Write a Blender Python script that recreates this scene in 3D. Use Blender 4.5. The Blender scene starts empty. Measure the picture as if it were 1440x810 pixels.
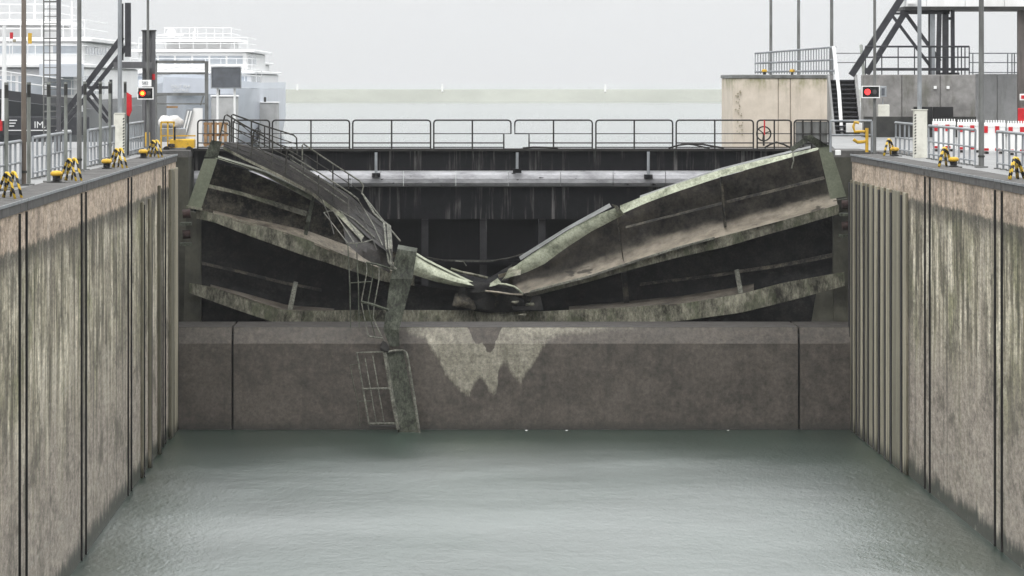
import bpy, math, random
from mathutils import Vector, Matrix, noise as mnoise
random.seed(7)
sc = bpy.context.scene
COL = sc.collection
R = math.radians

# ------------------------------------------------------------------ camera, sky, sun, exposure
FPX, CX, CZ = 6750.0, -3.1, 12.4          # focal length in photo pixels (1440 wide), eye position
cam_d = bpy.data.cameras.new('camera'); cam = bpy.data.objects.new('camera', cam_d); COL.objects.link(cam)
cam.location = (CX, 0, CZ); cam.rotation_euler = (R(90), 0, 0)
cam_d.sensor_width = 36; cam_d.lens = FPX / 1440 * 36
cam_d.shift_x = 120 / 1440; cam_d.shift_y = -(405 - 112) / 1440
cam_d.clip_start = 1; cam_d.clip_end = 12000
sc.camera = cam

SUN_EL, SUN_AZ = 52, 200
world = bpy.data.worlds.new('World'); sc.world = world; world.use_nodes = True
wt = world.node_tree; wt.nodes.clear()
w_out = wt.nodes.new('ShaderNodeOutputWorld'); w_bg = wt.nodes.new('ShaderNodeBackground')
w_sky = wt.nodes.new('ShaderNodeTexSky'); w_sky.sky_type = 'NISHITA'; w_sky.sun_disc = False
w_sky.sun_elevation = R(SUN_EL); w_sky.sun_rotation = R(SUN_AZ); w_sky.dust_density = 6; w_sky.ozone_density = 1
w_hs = wt.nodes.new('ShaderNodeHueSaturation'); w_hs.inputs['Saturation'].default_value = 0.15
wt.links.new(w_sky.outputs[0], w_hs.inputs['Color'])
w_tc = wt.nodes.new('ShaderNodeTexCoord'); w_sep = wt.nodes.new('ShaderNodeSeparateXYZ')
wt.links.new(w_tc.outputs['Generated'], w_sep.inputs[0])
w_ramp = wt.nodes.new('ShaderNodeMapRange')       # overcast sky: evenly brighter from horizon to zenith
w_ramp.inputs['From Min'].default_value = 0; w_ramp.inputs['From Max'].default_value = 1
w_ramp.inputs['To Min'].default_value = 6.1; w_ramp.inputs['To Max'].default_value = 27.0
wt.links.new(w_sep.outputs[2], w_ramp.inputs[0])
w_col = wt.nodes.new('ShaderNodeVectorMath'); w_col.operation = 'SCALE'
w_col.inputs[0].default_value = (0.985, 1.0, 1.01); wt.links.new(w_ramp.outputs[0], w_col.inputs['Scale'])
w_mix = wt.nodes.new('ShaderNodeMix'); w_mix.data_type = 'RGBA'; w_mix.inputs[0].default_value = 0.9
wt.links.new(w_hs.outputs[0], w_mix.inputs[6]); wt.links.new(w_col.outputs[0], w_mix.inputs[7])
wt.links.new(w_mix.outputs[2], w_bg.inputs[0]); w_bg.inputs[1].default_value = 0.1
wt.links.new(w_bg.outputs[0], w_out.inputs[0])

sun_d = bpy.data.lights.new('sun', 'SUN'); sun = bpy.data.objects.new('sun', sun_d); COL.objects.link(sun)
sun_d.energy = 0.8; sun_d.angle = R(25); sun_d.color = (1, 0.97, 0.93)
sd = Vector((math.sin(R(SUN_AZ)) * math.cos(R(SUN_EL)), math.cos(R(SUN_AZ)) * math.cos(R(SUN_EL)), math.sin(R(SUN_EL))))
sun.rotation_euler = (-sd).to_track_quat('-Z', 'Y').to_euler()

sc.view_settings.view_transform = 'Standard'; sc.view_settings.look = 'None'
sc.view_settings.exposure = 0.3; sc.view_settings.gamma = 1.0; sc.view_settings.use_curve_mapping = False
sc.render.engine = 'CYCLES'
sc.cycles.use_denoising = True
sc.cycles.max_bounces = 5; sc.cycles.diffuse_bounces = 3; sc.cycles.glossy_bounces = 2
sc.cycles.use_adaptive_sampling = True; sc.cycles.adaptive_threshold = 0.02
sc.cycles.volume_bounces = 0; sc.cycles.caustics_reflective = False; sc.cycles.caustics_refractive = False
sc.cycles.sample_clamp_indirect = 4

# ------------------------------------------------------------------ helpers
def W(px, py, Y):
    """real-world point at depth Y for a spot seen in the photograph"""
    return Vector((CX + (px - 600) * Y / FPX, Y, CZ - (py - 112) * Y / FPX))
def WX(px, Y): return CX + (px - 600) * Y / FPX
def WZ(py, Y): return CZ - (py - 112) * Y / FPX

class Mat:
    def __init__(s, name, rough=0.8, metal=0.0, spec=0.3):
        s.m = bpy.data.materials.new(name); s.m.use_nodes = True
        s.t = s.m.node_tree; s.t.nodes.clear()
        s.o = s.t.nodes.new('ShaderNodeOutputMaterial'); s.b = s.t.nodes.new('ShaderNodeBsdfPrincipled')
        s.t.links.new(s.b.outputs[0], s.o.inputs[0])
        s.b.inputs['Roughness'].default_value = rough; s.b.inputs['Metallic'].default_value = metal
        s.b.inputs['Specular IOR Level'].default_value = spec
    def n(s, typ, **kw):
        nd = s.t.nodes.new(typ)
        for k, v in kw.items(): setattr(nd, k, v)
        return nd
    def put(s, sock, v):
        if isinstance(v, bpy.types.NodeSocket): s.t.links.new(v, sock)
        elif isinstance(v, (tuple, list)) and sock.type == 'RGBA': sock.default_value = (v[0], v[1], v[2], 1)
        else: sock.default_value = v
    def pos(s): return s.n('ShaderNodeNewGeometry').outputs['Position']
    def obj(s): return s.n('ShaderNodeTexCoord').outputs['Object']
    def xyz(s, v):
        nd = s.n('ShaderNodeSeparateXYZ'); s.put(nd.inputs[0], v); return nd.outputs
    def map(s, v, scale, loc=(0, 0, 0), rot=(0, 0, 0)):
        nd = s.n('ShaderNodeMapping'); s.put(nd.inputs['Vector'], v)
        nd.inputs['Scale'].default_value = scale; nd.inputs['Location'].default_value = loc; nd.inputs['Rotation'].default_value = rot
        return nd.outputs[0]
    def noise(s, v, scale=1, detail=4, rough=0.55, dist=0):
        nd = s.n('ShaderNodeTexNoise'); s.put(nd.inputs['Vector'], v)
        nd.inputs['Scale'].default_value = scale; nd.inputs['Detail'].default_value = detail
        nd.inputs['Roughness'].default_value = rough; nd.inputs['Distortion'].default_value = dist
        return nd.outputs['Fac']
    def ramp(s, f, pts, interp='LINEAR'):
        nd = s.n('ShaderNodeValToRGB'); s.put(nd.inputs[0], f); cr = nd.color_ramp; cr.interpolation = interp
        while len(cr.elements) < len(pts): cr.elements.new(0.5)
        for e, (p, c) in zip(cr.elements, pts):
            e.position = p; e.color = (c, c, c, 1) if isinstance(c, (int, float)) else (c[0], c[1], c[2], 1)
        return nd.outputs[0]
    def step(s, v, a, b):
        nd = s.n('ShaderNodeMapRange', interpolation_type='SMOOTHSTEP'); s.put(nd.inputs[0], v)
        nd.inputs[1].default_value = a; nd.inputs[2].default_value = b; return nd.outputs[0]
    def lin(s, v, a, b, c=0.0, d=1.0):
        nd = s.n('ShaderNodeMapRange'); s.put(nd.inputs[0], v)
        for i, q in enumerate((a, b, c, d)): nd.inputs[1 + i].default_value = q
        return nd.outputs[0]
    def math(s, op, a, b=0.0, clamp=False):
        nd = s.n('ShaderNodeMath', operation=op, use_clamp=clamp); s.put(nd.inputs[0], a); s.put(nd.inputs[1], b); return nd.outputs[0]
    def mix(s, f, a, b, blend='MIX'):
        nd = s.n('ShaderNodeMix', data_type='RGBA', blend_type=blend); s.put(nd.inputs[0], f); s.put(nd.inputs[6], a); s.put(nd.inputs[7], b)
        return nd.outputs[2]
    def curve(s, f, pts):
        nd = s.n('ShaderNodeFloatCurve'); s.put(nd.inputs['Value'], f); cv = nd.mapping.curves[0]
        while len(cv.points) < len(pts): cv.points.new(0.5, 0.5)
        for p, (x, y) in zip(cv.points, pts): p.location = (x, y); p.handle_type = 'VECTOR'
        nd.mapping.update(); return nd.outputs[0]
    def color(s, v): s.put(s.b.inputs['Base Color'], v); return s
    def rough(s, v): s.put(s.b.inputs['Roughness'], v); return s
    def bump(s, h, strength=0.3, dist=0.02):
        nd = s.n('ShaderNodeBump'); s.put(nd.inputs['Height'], h)
        nd.inputs['Strength'].default_value = strength; nd.inputs['Distance'].default_value = dist
        s.t.links.new(nd.outputs[0], s.b.inputs['Normal']); return s

def worn(name, base, dark, rough=0.6, metal=0.0, scale=3.0, lo=0.35, hi=0.7, spec=0.3, bump=0.0, streak=1.0):
    """paint or steel with blotchy wear"""
    m = Mat(name, rough, metal, spec); p = m.map(m.pos(), (1, 1, streak))
    f = m.noise(p, scale, 6, 0.65)
    m.color(m.ramp(f, [(lo, dark), (hi, base)]))
    if bump: m.bump(m.noise(p, scale * 6, 4), bump, 0.01)
    return m.m

class MB:
    def __init__(s): s.v = []; s.f = []
    def add(s, vs, fs):
        o = len(s.v); s.v += [Vector(v) for v in vs]; s.f += [tuple(i + o for i in f) for f in fs]; return s
    def box(s, a, b):
        x0, x1 = sorted((a[0], b[0])); y0, y1 = sorted((a[1], b[1])); z0, z1 = sorted((a[2], b[2]))
        return s.add([(x0, y0, z0), (x1, y0, z0), (x1, y1, z0), (x0, y1, z0), (x0, y0, z1), (x1, y0, z1), (x1, y1, z1), (x0, y1, z1)],
                     [(0, 3, 2, 1), (4, 5, 6, 7), (0, 1, 5, 4), (1, 2, 6, 5), (2, 3, 7, 6), (3, 0, 4, 7)])
    def cbox(s, a, b, c=0.02):
        """box whose long vertical and top edges are chamfered by c"""
        x0, x1 = sorted((a[0], b[0])); y0, y1 = sorted((a[1], b[1])); z0, z1 = sorted((a[2], b[2]))
        def ring(z, i):
            return [(x0 + c + i, y0 + i, z), (x1 - c - i, y0 + i, z), (x1 - i, y0 + c + i, z), (x1 - i, y1 - c - i, z),
                    (x1 - c - i, y1 - i, z), (x0 + c + i, y1 - i, z), (x0 + i, y1 - c - i, z), (x0 + i, y0 + c + i, z)]
        vs = ring(z0, 0) + ring(z1 - c, 0) + ring(z1, c * 0.99)
        fs = [tuple(reversed(range(8))), tuple(range(16, 24))]
        for k in (0, 8):
            for i in range(8): fs.append((k + i, k + (i + 1) % 8, k + 8 + (i + 1) % 8, k + 8 + i))
        return s.add(vs, fs)
    def tube(s, pts, r, n=6, closed=False):
        pts = [Vector(p) for p in pts]; rs = r if isinstance(r, (list, tuple)) else [r] * len(pts)
        N = len(pts); up = None; rings = []
        for i, p in enumerate(pts):
            if closed: t = pts[(i + 1) % N] - pts[i - 1]
            else: t = pts[min(i + 1, N - 1)] - pts[max(i - 1, 0)]
            t.normalize()
            if up is None: up = Vector((0, 0, 1)) if abs(t.z) < 0.9 else Vector((1, 0, 0))
            a = (up - t * up.dot(t)).normalized(); b = t.cross(a); up = a
            rings.append([p + (a * math.cos(2 * math.pi * k / n) + b * math.sin(2 * math.pi * k / n)) * rs[i] for k in range(n)])
        vs = [v for q in rings for v in q]; fs = []
        for i in range(N if closed else N - 1):
            j = (i + 1) % N
            for k in range(n): fs.append((i * n + k, i * n + (k + 1) % n, j * n + (k + 1) % n, j * n + k))
        if not closed: fs += [tuple(reversed(range(n))), tuple(range((N - 1) * n, N * n))]
        return s.add(vs, fs)
    def bar(s, p, q, w, h, up=(0, 0, 1)):
        """rectangular bar from p to q; w across, h along up"""
        p, q = Vector(p), Vector(q); t = (q - p).normalized(); u = Vector(up)
        if abs(t.dot(u)) > 0.98: u = Vector((0, 1, 0))
        a = (u - t * u.dot(t)).normalized(); b = t.cross(a)
        vs = [e + a * (h / 2 * i) + b * (w / 2 * j) for e in (p, q) for i, j in ((-1, -1), (-1, 1), (1, 1), (1, -1))]
        return s.add(vs, [(0, 1, 2, 3), (7, 6, 5, 4), (0, 4, 5, 1), (1, 5, 6, 2), (2, 6, 7, 3), (3, 7, 4, 0)])
    def lathe(s, c, prof, n=14):
        c = Vector(c); vs = []; fs = []
        for r, z in prof:
            vs += [c + Vector((r * math.cos(2 * math.pi * k / n), r * math.sin(2 * math.pi * k / n), z)) for k in range(n)]
        for i in range(len(prof) - 1):
            for k in range(n): fs.append((i * n + k, i * n + (k + 1) % n, (i + 1) * n + (k + 1) % n, (i + 1) * n + k))
        fs += [tuple(reversed(range(n))), tuple(range((len(prof) - 1) * n, len(prof) * n))]
        return s.add(vs, fs)
    def prism(s, poly, off):
        off = Vector(off); n = len(poly); vs = [Vector(p) for p in poly] + [Vector(p) + off for p in poly]
        return s.add(vs, [tuple(range(n)), tuple(reversed(range(n, 2 * n)))] + [(i, n + i, n + (i + 1) % n, (i + 1) % n) for i in range(n)])
    def grid(s, rows, off):
        """thick plate: rows is a list of equally long point lists, off the thickness vector"""
        off = Vector(off); nr, nc = len(rows), len(rows[0]); fr = [Vector(p) for r in rows for p in r]
        vs = fr + [p + off for p in fr]; o = nr * nc; fs = []
        for i in range(nr - 1):
            for j in range(nc - 1):
                a, b, c, d = i * nc + j, i * nc + j + 1, (i + 1) * nc + j + 1, (i + 1) * nc + j
                fs += [(a, b, c, d), (o + d, o + c, o + b, o + a)]
        edge = [j for j in range(nc)] + [i * nc + nc - 1 for i in range(1, nr)] + [(nr - 1) * nc + j for j in range(nc - 2, -1, -1)] + [i * nc for i in range(nr - 2, 0, -1)]
        for k in range(len(edge)):
            a, b = edge[k], edge[(k + 1) % len(edge)]; fs.append((b, a, o + a, o + b))
        return s.add(vs, fs)
    def sphere(s, c, r, n=10, m=7, sq=(1, 1, 1), jit=0.0):
        c = Vector(c); vs = []; fs = []
        for i in range(m + 1):
            th = math.pi * i / m
            for k in range(n):
                ph = 2 * math.pi * k / n
                d = Vector((math.sin(th) * math.cos(ph), math.sin(th) * math.sin(ph), math.cos(th)))
                q = r * (1 + jit * mnoise.noise(d * 1.7 + c))
                vs.append(c + Vector((d.x * sq[0], d.y * sq[1], d.z * sq[2])) * q)
        for i in range(m):
            for k in range(n): fs.append((i * n + k, (i + 1) * n + k, (i + 1) * n + (k + 1) % n, i * n + (k + 1) % n))
        return s.add(vs, fs)
    def build(s, name, mat, parent=None, origin=None, smooth=False):
        og = ORG[parent.name] if parent is not None else Vector(origin if origin is not None else (0, 0, 0))
        me = bpy.data.meshes.new(name); me.from_pydata([v - og for v in s.v], [], s.f); me.validate(); me.update()
        me.materials.append(mat)
        if smooth:
            for p in me.polygons: p.use_smooth = True
            if smooth == 'auto':
                me.set_sharp_from_angle(angle=R(40))
        o = bpy.data.objects.new(name, me); COL.objects.link(o); ORG[o.name] = og
        if parent is not None: o.parent = parent
        else: o.location = og
        return o
ORG = {}
def thing(name, loc, label, cat, group=None):
    o = bpy.data.objects.new(name, None); COL.objects.link(o); o.location = loc; ORG[o.name] = Vector(loc)
    o.empty_display_size = 0.2
    o['label'] = label; o['category'] = cat
    if group: o['group'] = group
    return o
def tag(o, label, cat, group=None):
    o['label'] = label; o['category'] = cat
    if group: o['group'] = group
    return o
def struct(o, kind='structure'): o['kind'] = kind; return o
def copy_tree(o, delta, parent=None):
    c = o.copy(); COL.objects.link(c); ORG[c.name] = ORG[o.name] + Vector(delta)
    if parent is None: c.location = o.location + Vector(delta)
    else: c.parent = parent
    for ch in list(o.children): copy_tree(ch, delta, c)
    return c
def lettering(txt, mat, parent, loc, size, rot=(R(90), 0, 0), name='lettering'):
    cu = bpy.data.curves.new(name, 'FONT'); cu.body = txt; cu.size = size; cu.extrude = 0.01; cu.align_x = 'CENTER'; cu.align_y = 'CENTER'
    tmp = bpy.data.objects.new(name, cu); me = bpy.data.meshes.new_from_object(tmp); bpy.data.objects.remove(tmp); bpy.data.curves.remove(cu)
    me.materials.clear(); me.materials.append(mat); o = bpy.data.objects.new(name, me); COL.objects.link(o)
    o.parent = parent; o.location = Vector(loc) - ORG[parent.name]; o.rotation_euler = rot; ORG[o.name] = Vector(loc); return o
ORD = ['first', 'second', 'third', 'fourth', 'fifth', 'sixth', 'seventh', 'eighth', 'ninth', 'tenth', 'eleventh', 'twelfth']
def lerp_poly(pts, t):
    """point at fraction t of a polyline, by x-length"""
    L = [0]
    for a, b in zip(pts, pts[1:]): L.append(L[-1] + math.dist(a, b))
    d = t * L[-1]
    for i in range(len(pts) - 1):
        if d <= L[i + 1] or i == len(pts) - 2:
            k = (d - L[i]) / max(1e-9, L[i + 1] - L[i]); return tuple(a + (b - a) * k for a, b in zip(pts[i], pts[i + 1]))

# ------------------------------------------------------------------ materials
def make_wall_mat(name, seed):
    m = Mat(name, 0.75, 0, 0.25); P = m.pos(); x, y, z = m.xyz(P)
    Ps = m.map(P, (1, 1, 1), (seed, seed * 3, seed))
    st = m.noise(m.map(Ps, (1, 0.4, 0.16)), 1.0, 6, 0.7)              # long vertical runs
    st2 = m.noise(m.map(Ps, (1, 1.3, 0.3)), 1.0, 5, 0.7)
    pits0 = m.noise(m.map(Ps, (1, .5, 1), (31, 0, 0)), 1.0, 4, .6)
    st3 = m.noise(m.map(Ps, (1, .8, 0.03), (0, 40, 0)), 1.0, 4, 0.6)
    fine = m.noise(m.map(Ps, (1, .35, 1)), 4.0, 7, 0.75); big = m.noise(m.map(Ps, (1, 0.16, 0.3)), 1.0, 4, 0.6)
    zz = m.math('ADD', z, m.math('MULTIPLY', m.math('SUBTRACT', m.noise(m.map(Ps, (1, 1.2, 0.5)), 1, 5, 0.7), 0.5), 1.0))
    tan = m.ramp(fine, [(0.34, (0.26, 0.2, 0.148)), (0.62, (0.57, 0.46, 0.36))])
    tan = m.mix(m.math('MULTIPLY', m.step(st2, 0.5, 0.6), .6), tan, (0.55, 0.46, 0.38))
    tan = m.mix(m.math('MULTIPLY', m.step(st, 0.52, 0.64), .55), tan, (0.14, 0.113, 0.09))
    plain = m.ramp(fine, [(0.34, (0.18, 0.152, 0.126)), (0.62, (0.43, 0.375, 0.315))])
    streak = m.ramp(st2, [(0.36, (0.07, 0.062, 0.042)), (0.45, (0.2, 0.18, 0.125)), (0.53, (0.47, 0.425, 0.32)), (0.61, (0.8, 0.74, 0.6))])
    green = m.ramp(st2, [(0.38, (0.065, 0.065, 0.033)), (0.6, (0.36, 0.345, 0.21))])
    streak = m.mix(m.step(big, 0.5, 0.64), streak, green)
    streak = m.mix(m.math('MULTIPLY', m.step(fine, .4, .62), .35), streak, (.14, .128, .095))
    zone = m.math('ADD', m.step(z, 2.0, 6.5), m.math('MULTIPLY', m.math('SUBTRACT', st, 0.5), 3.0), True)
    low = m.mix(zone, plain, streak)
    low = m.mix(m.math('MULTIPLY', m.step(st3, 0.56, 0.64), 0.7), low, (0.055, 0.047, 0.039))
    # lift joint: pale lime line, a little uneven
    zl = m.math('ADD', z, m.math('MULTIPLY', m.noise(m.map(Ps, (1, 0.7, 0)), 1, 3), 0.5))
    lift = m.math('MULTIPLY', m.math('SUBTRACT', 1.0, m.step(m.math('ABSOLUTE', m.math('SUBTRACT', zl, 1.75)), 0.015, 0.07)), 0.55)
    low = m.mix(m.math('MULTIPLY', lift, m.step(fine, 0.4, 0.6)), low, (0.33, 0.31, 0.27))
    lift2 = m.math('MULTIPLY', m.math('SUBTRACT', 1.0, m.step(m.math('ABSOLUTE', m.math('SUBTRACT', zl, 5.0)), 0.01, 0.06)), 0.5)
    low = m.mix(m.math('MULTIPLY', lift2, m.step(pits0, 0.45, 0.55)), low, (0.4, 0.37, 0.31))
    blot = m.noise(m.map(Ps, (1, .22, .5), (21, 5, 0)), 1.0, 6, .7)
    low = m.mix(m.math('MULTIPLY', m.step(blot, .52, .62), .7), low, (0.085, 0.076, 0.055))
    low = m.mix(m.math('MULTIPLY', m.step(blot, .44, .34), .5), low, (0.5, 0.455, 0.37))
    band = m.math('MULTIPLY', m.step(zz, 8.0, 8.6), 0.75)
    low = m.mix(band, low, (0.05, 0.045, 0.037))
    c = m.mix(m.step(m.math('ADD', z, m.math('MULTIPLY', m.math('SUBTRACT', fine, 0.5), 0.5)), 8.62, 8.78), low, tan)
    c = m.mix(m.math('SUBTRACT', 1.0, m.step(m.math('ADD', z, m.math('MULTIPLY', m.math('SUBTRACT', st2, 0.5), 1.2)), 0.3, 0.7)), c, (0.022, 0.024, 0.013))
    c = m.mix(m.math('MULTIPLY', m.step(big, 0.55, 0.75), 0.2), c, (0.1, 0.085, 0.07))
    grain = m.noise(m.map(Ps, (1, 1.5, 7), (3, 0, 0)), 1.6, 5, .8)
    pits = m.noise(m.map(Ps, (1, .9, 2.2), (9, 0, 0)), 1.0, 6, .75)
    c = m.mix(1.0, c, m.ramp(grain, [(.32, .5), (.5, .97), (.66, 1.3)]), 'MULTIPLY')
    c = m.mix(m.math('MULTIPLY', m.step(pits, .57, .68), .5), c, (.07, .06, .045))
    c = m.mix(m.math('MULTIPLY', m.step(pits, .42, .33), .35), c, (.42, .4, .33))
    m.color(c); m.rough(m.lin(z, 0, 6, 0.5, 0.85)); m.bump(m.math('ADD', fine, st2), 0.35, 0.03)
    return m.m
M = {}
M['wall_l'] = make_wall_mat('chamber_concrete_a', 3.1)
M['wall_r'] = make_wall_mat('chamber_concrete_b', 17.7)
def concrete(name, a, b, scale=1.2, rough=0.85, stain=None, streak=0.25):
    m = Mat(name, rough, 0, 0.2); P = m.pos()
    f = m.noise(P, scale, 8, 0.7); s = m.noise(m.map(P, (1, 1, streak)), scale * 1.7, 5, 0.65)
    c = m.ramp(f, [(0.32, a), (0.68, b)])
    c = m.mix(m.math('MULTIPLY', m.step(s, 0.5, 0.72), 0.6), c, stain or tuple(q * 0.5 for q in a))
    m.color(c); m.bump(m.noise(P, scale * 9, 5, 0.7), 0.3, 0.02); return m.m
M['coping'] = concrete('coping_concrete', (0.06, 0.058, 0.055), (0.13, 0.125, 0.12), 2.0)
M['paving'] = concrete('quay_paving', (0.17, 0.17, 0.17), (0.27, 0.27, 0.265), 0.8, 0.45)
M['recess'] = concrete('recess_concrete', (0.03, 0.03, 0.024), (0.09, 0.088, 0.068), 0.9)  # darker tone than the chamber wall concrete
M['bank'] = concrete('bank_pale', (0.22, 0.228, 0.2), (0.29, 0.298, 0.265), 0.05, stain=(.21, .22, .19))  # pale tone takes the place of distance haze on the bank
M['dark_joint'] = worn('black_joint', (0.02, 0.018, 0.016), (0.006, 0.006, 0.006), 0.7)
M['fender'] = None
def fender_mat():
    m = Mat('fender_timber', 0.8, 0, 0.2); P = m.pos(); x, y, z = m.xyz(P)
    s = m.noise(m.map(P, (1, 3, 0.1)), 1, 6, 0.7); f = m.noise(P, 6, 5, 0.7)
    c = m.ramp(m.math('ADD', s, m.lin(m.n('ShaderNodeObjectInfo').outputs['Random'], 0, 1, -.12, .12)), [(0.3, (0.08, 0.076, 0.055)), (0.5, (0.19, 0.176, 0.13)), (0.65, (0.42, 0.38, 0.29))])
    c = m.mix(m.math('MULTIPLY', m.step(f, 0.5, 0.7), 0.4), c, (0.09, 0.085, 0.055))
    c = m.mix(m.math('SUBTRACT', 1.0, m.step(m.math('ADD', z, s), 0.5, 1.1)), c, (0.03, 0.03, 0.018))
    m.color(c); m.bump(s, 0.3, 0.02); return m.m
M['fender'] = fender_mat()

def sill_mat():
    m = Mat('sill_concrete', 0.55, 0, 0.35); P = m.pos(); x, y, z = m.xyz(P)
    f = m.noise(P, 2.2, 8, 0.72); s = m.noise(m.map(P, (2.2, 1, 0.25)), 1, 6, 0.7); big = m.noise(P, 0.5, 4)
    wet = m.ramp(f, [(0.3, (0.024, 0.0205, 0.017)), (0.68, (0.102, 0.087, 0.073))])
    wet = m.mix(m.math('MULTIPLY', m.step(big, 0.45, 0.65), 0.5), wet, (0.115, 0.098, 0.083))
    wet = m.mix(m.math('MULTIPLY', m.step(s, 0.55, 0.7), 0.5), wet, (0.032, 0.028, 0.024))
    dry = m.ramp(f, [(0.32, (0.17, 0.158, 0.12)), (0.66, (0.36, 0.338, 0.275))])
    dry = m.mix(m.math('MULTIPLY', m.step(s, 0.5, 0.66), 0.55), dry, (0.12, 0.11, 0.085))
    # dry patch under the broken gate: its lower rim and the wet tongue from above
    xa, xb = 540, 1000
    x0, x1 = WX(xa, 170), WX(xb, 170)
    u = m.math('ADD', m.lin(x, x0, x1), m.math('MULTIPLY', m.math('SUBTRACT', m.noise(P, 1.3, 4), 0.5), 0.02))
    rim = [(540, 444), (562, 460), (580, 470), (598, 476), (606, 488), (616, 502), (628, 526), (643, 543), (654, 553), (661, 555), (664, 545), (669, 534), (676, 530), (683, 540), (688, 550), (694, 556), (698, 548), (701, 528), (705, 515), (710, 510), (715, 513), (720, 525), (727, 534), (733, 536), (739, 525), (748, 514), (757, 498), (764, 486), (775, 476), (787, 471), (820, 468), (860, 464), (930, 456), (1000, 440)]
    cv = m.curve(u, [((a - xa) / (xb - xa), (b - 440) / 165) for a, b in rim])
    d = m.math('SUBTRACT', m.lin(z, WZ(440, 170), WZ(605, 170)), cv)         # >0 below the rim
    d = m.math('ADD', d, m.math('MULTIPLY', m.math('SUBTRACT', m.noise(P, 5, 5), 0.5), 0.07))
    d = m.math('ADD', d, m.math('MULTIPLY', m.math('SUBTRACT', m.noise(m.map(P, (9, 1, 1.6)), 1, 5, .7), 0.5), 0.12))
    patch = m.math('MULTIPLY', m.math('SUBTRACT', 1.0, m.step(d, -0.04, 0.03)), m.lin(m.noise(P, 9, 4, .7), .35, .55, .55, 1.0))
    ton = [(540, 440), (648, 441), (654, 458), (661, 465), (664, 475), (668, 482), (674, 484), (679, 481), (682, 487), (684, 493), (689, 496), (694, 491), (696, 483), (700, 476), (703, 468), (708, 458), (716, 440), (1000, 440)]
    ct = m.curve(u, [((a - xa) / (xb - xa), (b - 440) / 165) for a, b in ton])
    dt = m.math('ADD', m.math('SUBTRACT', m.lin(z, WZ(440, 170), WZ(605, 170)), ct), m.math('MULTIPLY', m.math('SUBTRACT', m.noise(P, 6, 4), 0.5), 0.05))
    patch = m.math('MULTIPLY', patch, m.step(dt, -0.005, 0.012))
    # the sloping top edge is silted pale
    top = m.math('MULTIPLY', m.step(z, 3.02, 3.1), m.lin(m.noise(m.map(P, (0.5, 1, 1)), 1, 4), 0.35, 0.6, 0.1, 0.55))
    top = m.math('MULTIPLY', top, m.step(dt, -0.005, 0.012))
    c = m.mix(patch, wet, dry); c = m.mix(top, c, (0.1, 0.088, 0.075))
    c = m.mix(m.math('SUBTRACT', 1.0, m.step(m.math('ADD', z, m.math('MULTIPLY', s, 0.4)), 0.1, 0.6)), c, (0.025, 0.024, 0.02))
    c = m.mix(m.step(z, 3.6, 3.625), c, (.03, .026, .022))  # flat top darkened in colour to cancel the skylight catching it
    pk = m.noise(P, 7, 7, .8)
    c = m.mix(1.0, c, m.ramp(pk, [(.34, .55), (.5, 1.0), (.66, 1.4)]), 'MULTIPLY')
    m.color(c); m.rough(m.lin(f, 0.3, 0.7, 0.45, 0.75)); m.bump(pk, 0.3, 0.03); return m.m
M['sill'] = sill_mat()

def gate_mat(name, black, silt, lo=0.45, hi=0.7, scale=2.0, rough=0.55, green=None, fine=1.0, run=1.0):
    m = Mat(name, rough, 0.0, 0.12); P = m.map(m.pos(), (1, 1, run))
    f = m.noise(P, scale, 8, 0.75); g = m.noise(P, scale * 5, 5, 0.8); b = m.noise(P, scale * 0.3, 3)
    k = m.math('ADD', m.math('MULTIPLY', f, 0.7), m.math('MULTIPLY', g, 0.3))
    k = m.math('ADD', k, m.math('MULTIPLY', m.math('SUBTRACT', b, 0.5), 0.35))
    c = m.ramp(k, [(lo, black), (hi, silt)])
    if green: c = m.mix(m.math('MULTIPLY', m.step(m.noise(P, scale * 0.7, 4), 0.48, 0.62), 0.7), c, green)
    fz = m.noise(P, 11, 5, .8)
    c = m.mix(1.0, c, m.ramp(fz, [(.36, 1 - .55 * fine), (.5, 1.0), (.64, 1 + .6 * fine)]), 'MULTIPLY')
    m.color(c); m.rough(m.lin(g, 0.3, 0.7, rough - 0.15, rough + 0.2)); m.bump(g, 0.4, 0.02); return m.m
M['steel_black'] = gate_mat('gate_steel_black', (0.0025, 0.0025, 0.0033), (0.026, 0.025, 0.022), 0.44, 0.66, 2.6)
M['steel_silt'] = gate_mat('gate_steel_silted', (0.004, 0.004, 0.0035), (0.075, 0.066, 0.05), 0.45, 0.6, 3.2)
M['girder'] = gate_mat('girder_steel', (0.022, 0.021, 0.016), (0.24, 0.232, 0.18), 0.38, 0.6, 2.6, green=(0.07, 0.078, 0.048), fine=.7, run=.45)
M['shelf'] = gate_mat('shelf_mud', (0.05, 0.043, 0.034), (0.27, 0.238, 0.19), 0.36, 0.56, 1.3, 0.5, fine=.5)
def bent_mat():
    m = Mat('bent_skin_steel', .6, 0, .12); P = m.pos(); nz = m.xyz(m.n('ShaderNodeNewGeometry').outputs['Normal'])[2]
    f = m.noise(P, 1.4, 7, .7); g = m.noise(P, 7, 6, .75); h = m.noise(m.map(P, (.5, 1, 1)), .8, 4)
    steel = m.ramp(m.math('ADD', m.math('MULTIPLY', f, .6), m.math('MULTIPLY', g, .4)), [(.4, (.006, .0055, .005)), (.62, (.06, .052, .042))])
    mud = m.ramp(f, [(.3, (.09, .077, .06)), (.62, (.27, .238, .19))])
    k = m.step(m.math('ADD', nz, m.math('MULTIPLY', m.math('SUBTRACT', h, .5), .5)), .35, .9)       # mud settles where the plate faces up
    c = m.mix(k, steel, mud); c = m.mix(m.math('MULTIPLY', m.step(m.noise(m.map(P, (.7, 1, 2)), 1.1, 3), .62, .68), .8), c, (.02, .018, .015))
    m.color(c); m.bump(g, .3, .02); return m.m
M['bent'] = bent_mat()
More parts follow.
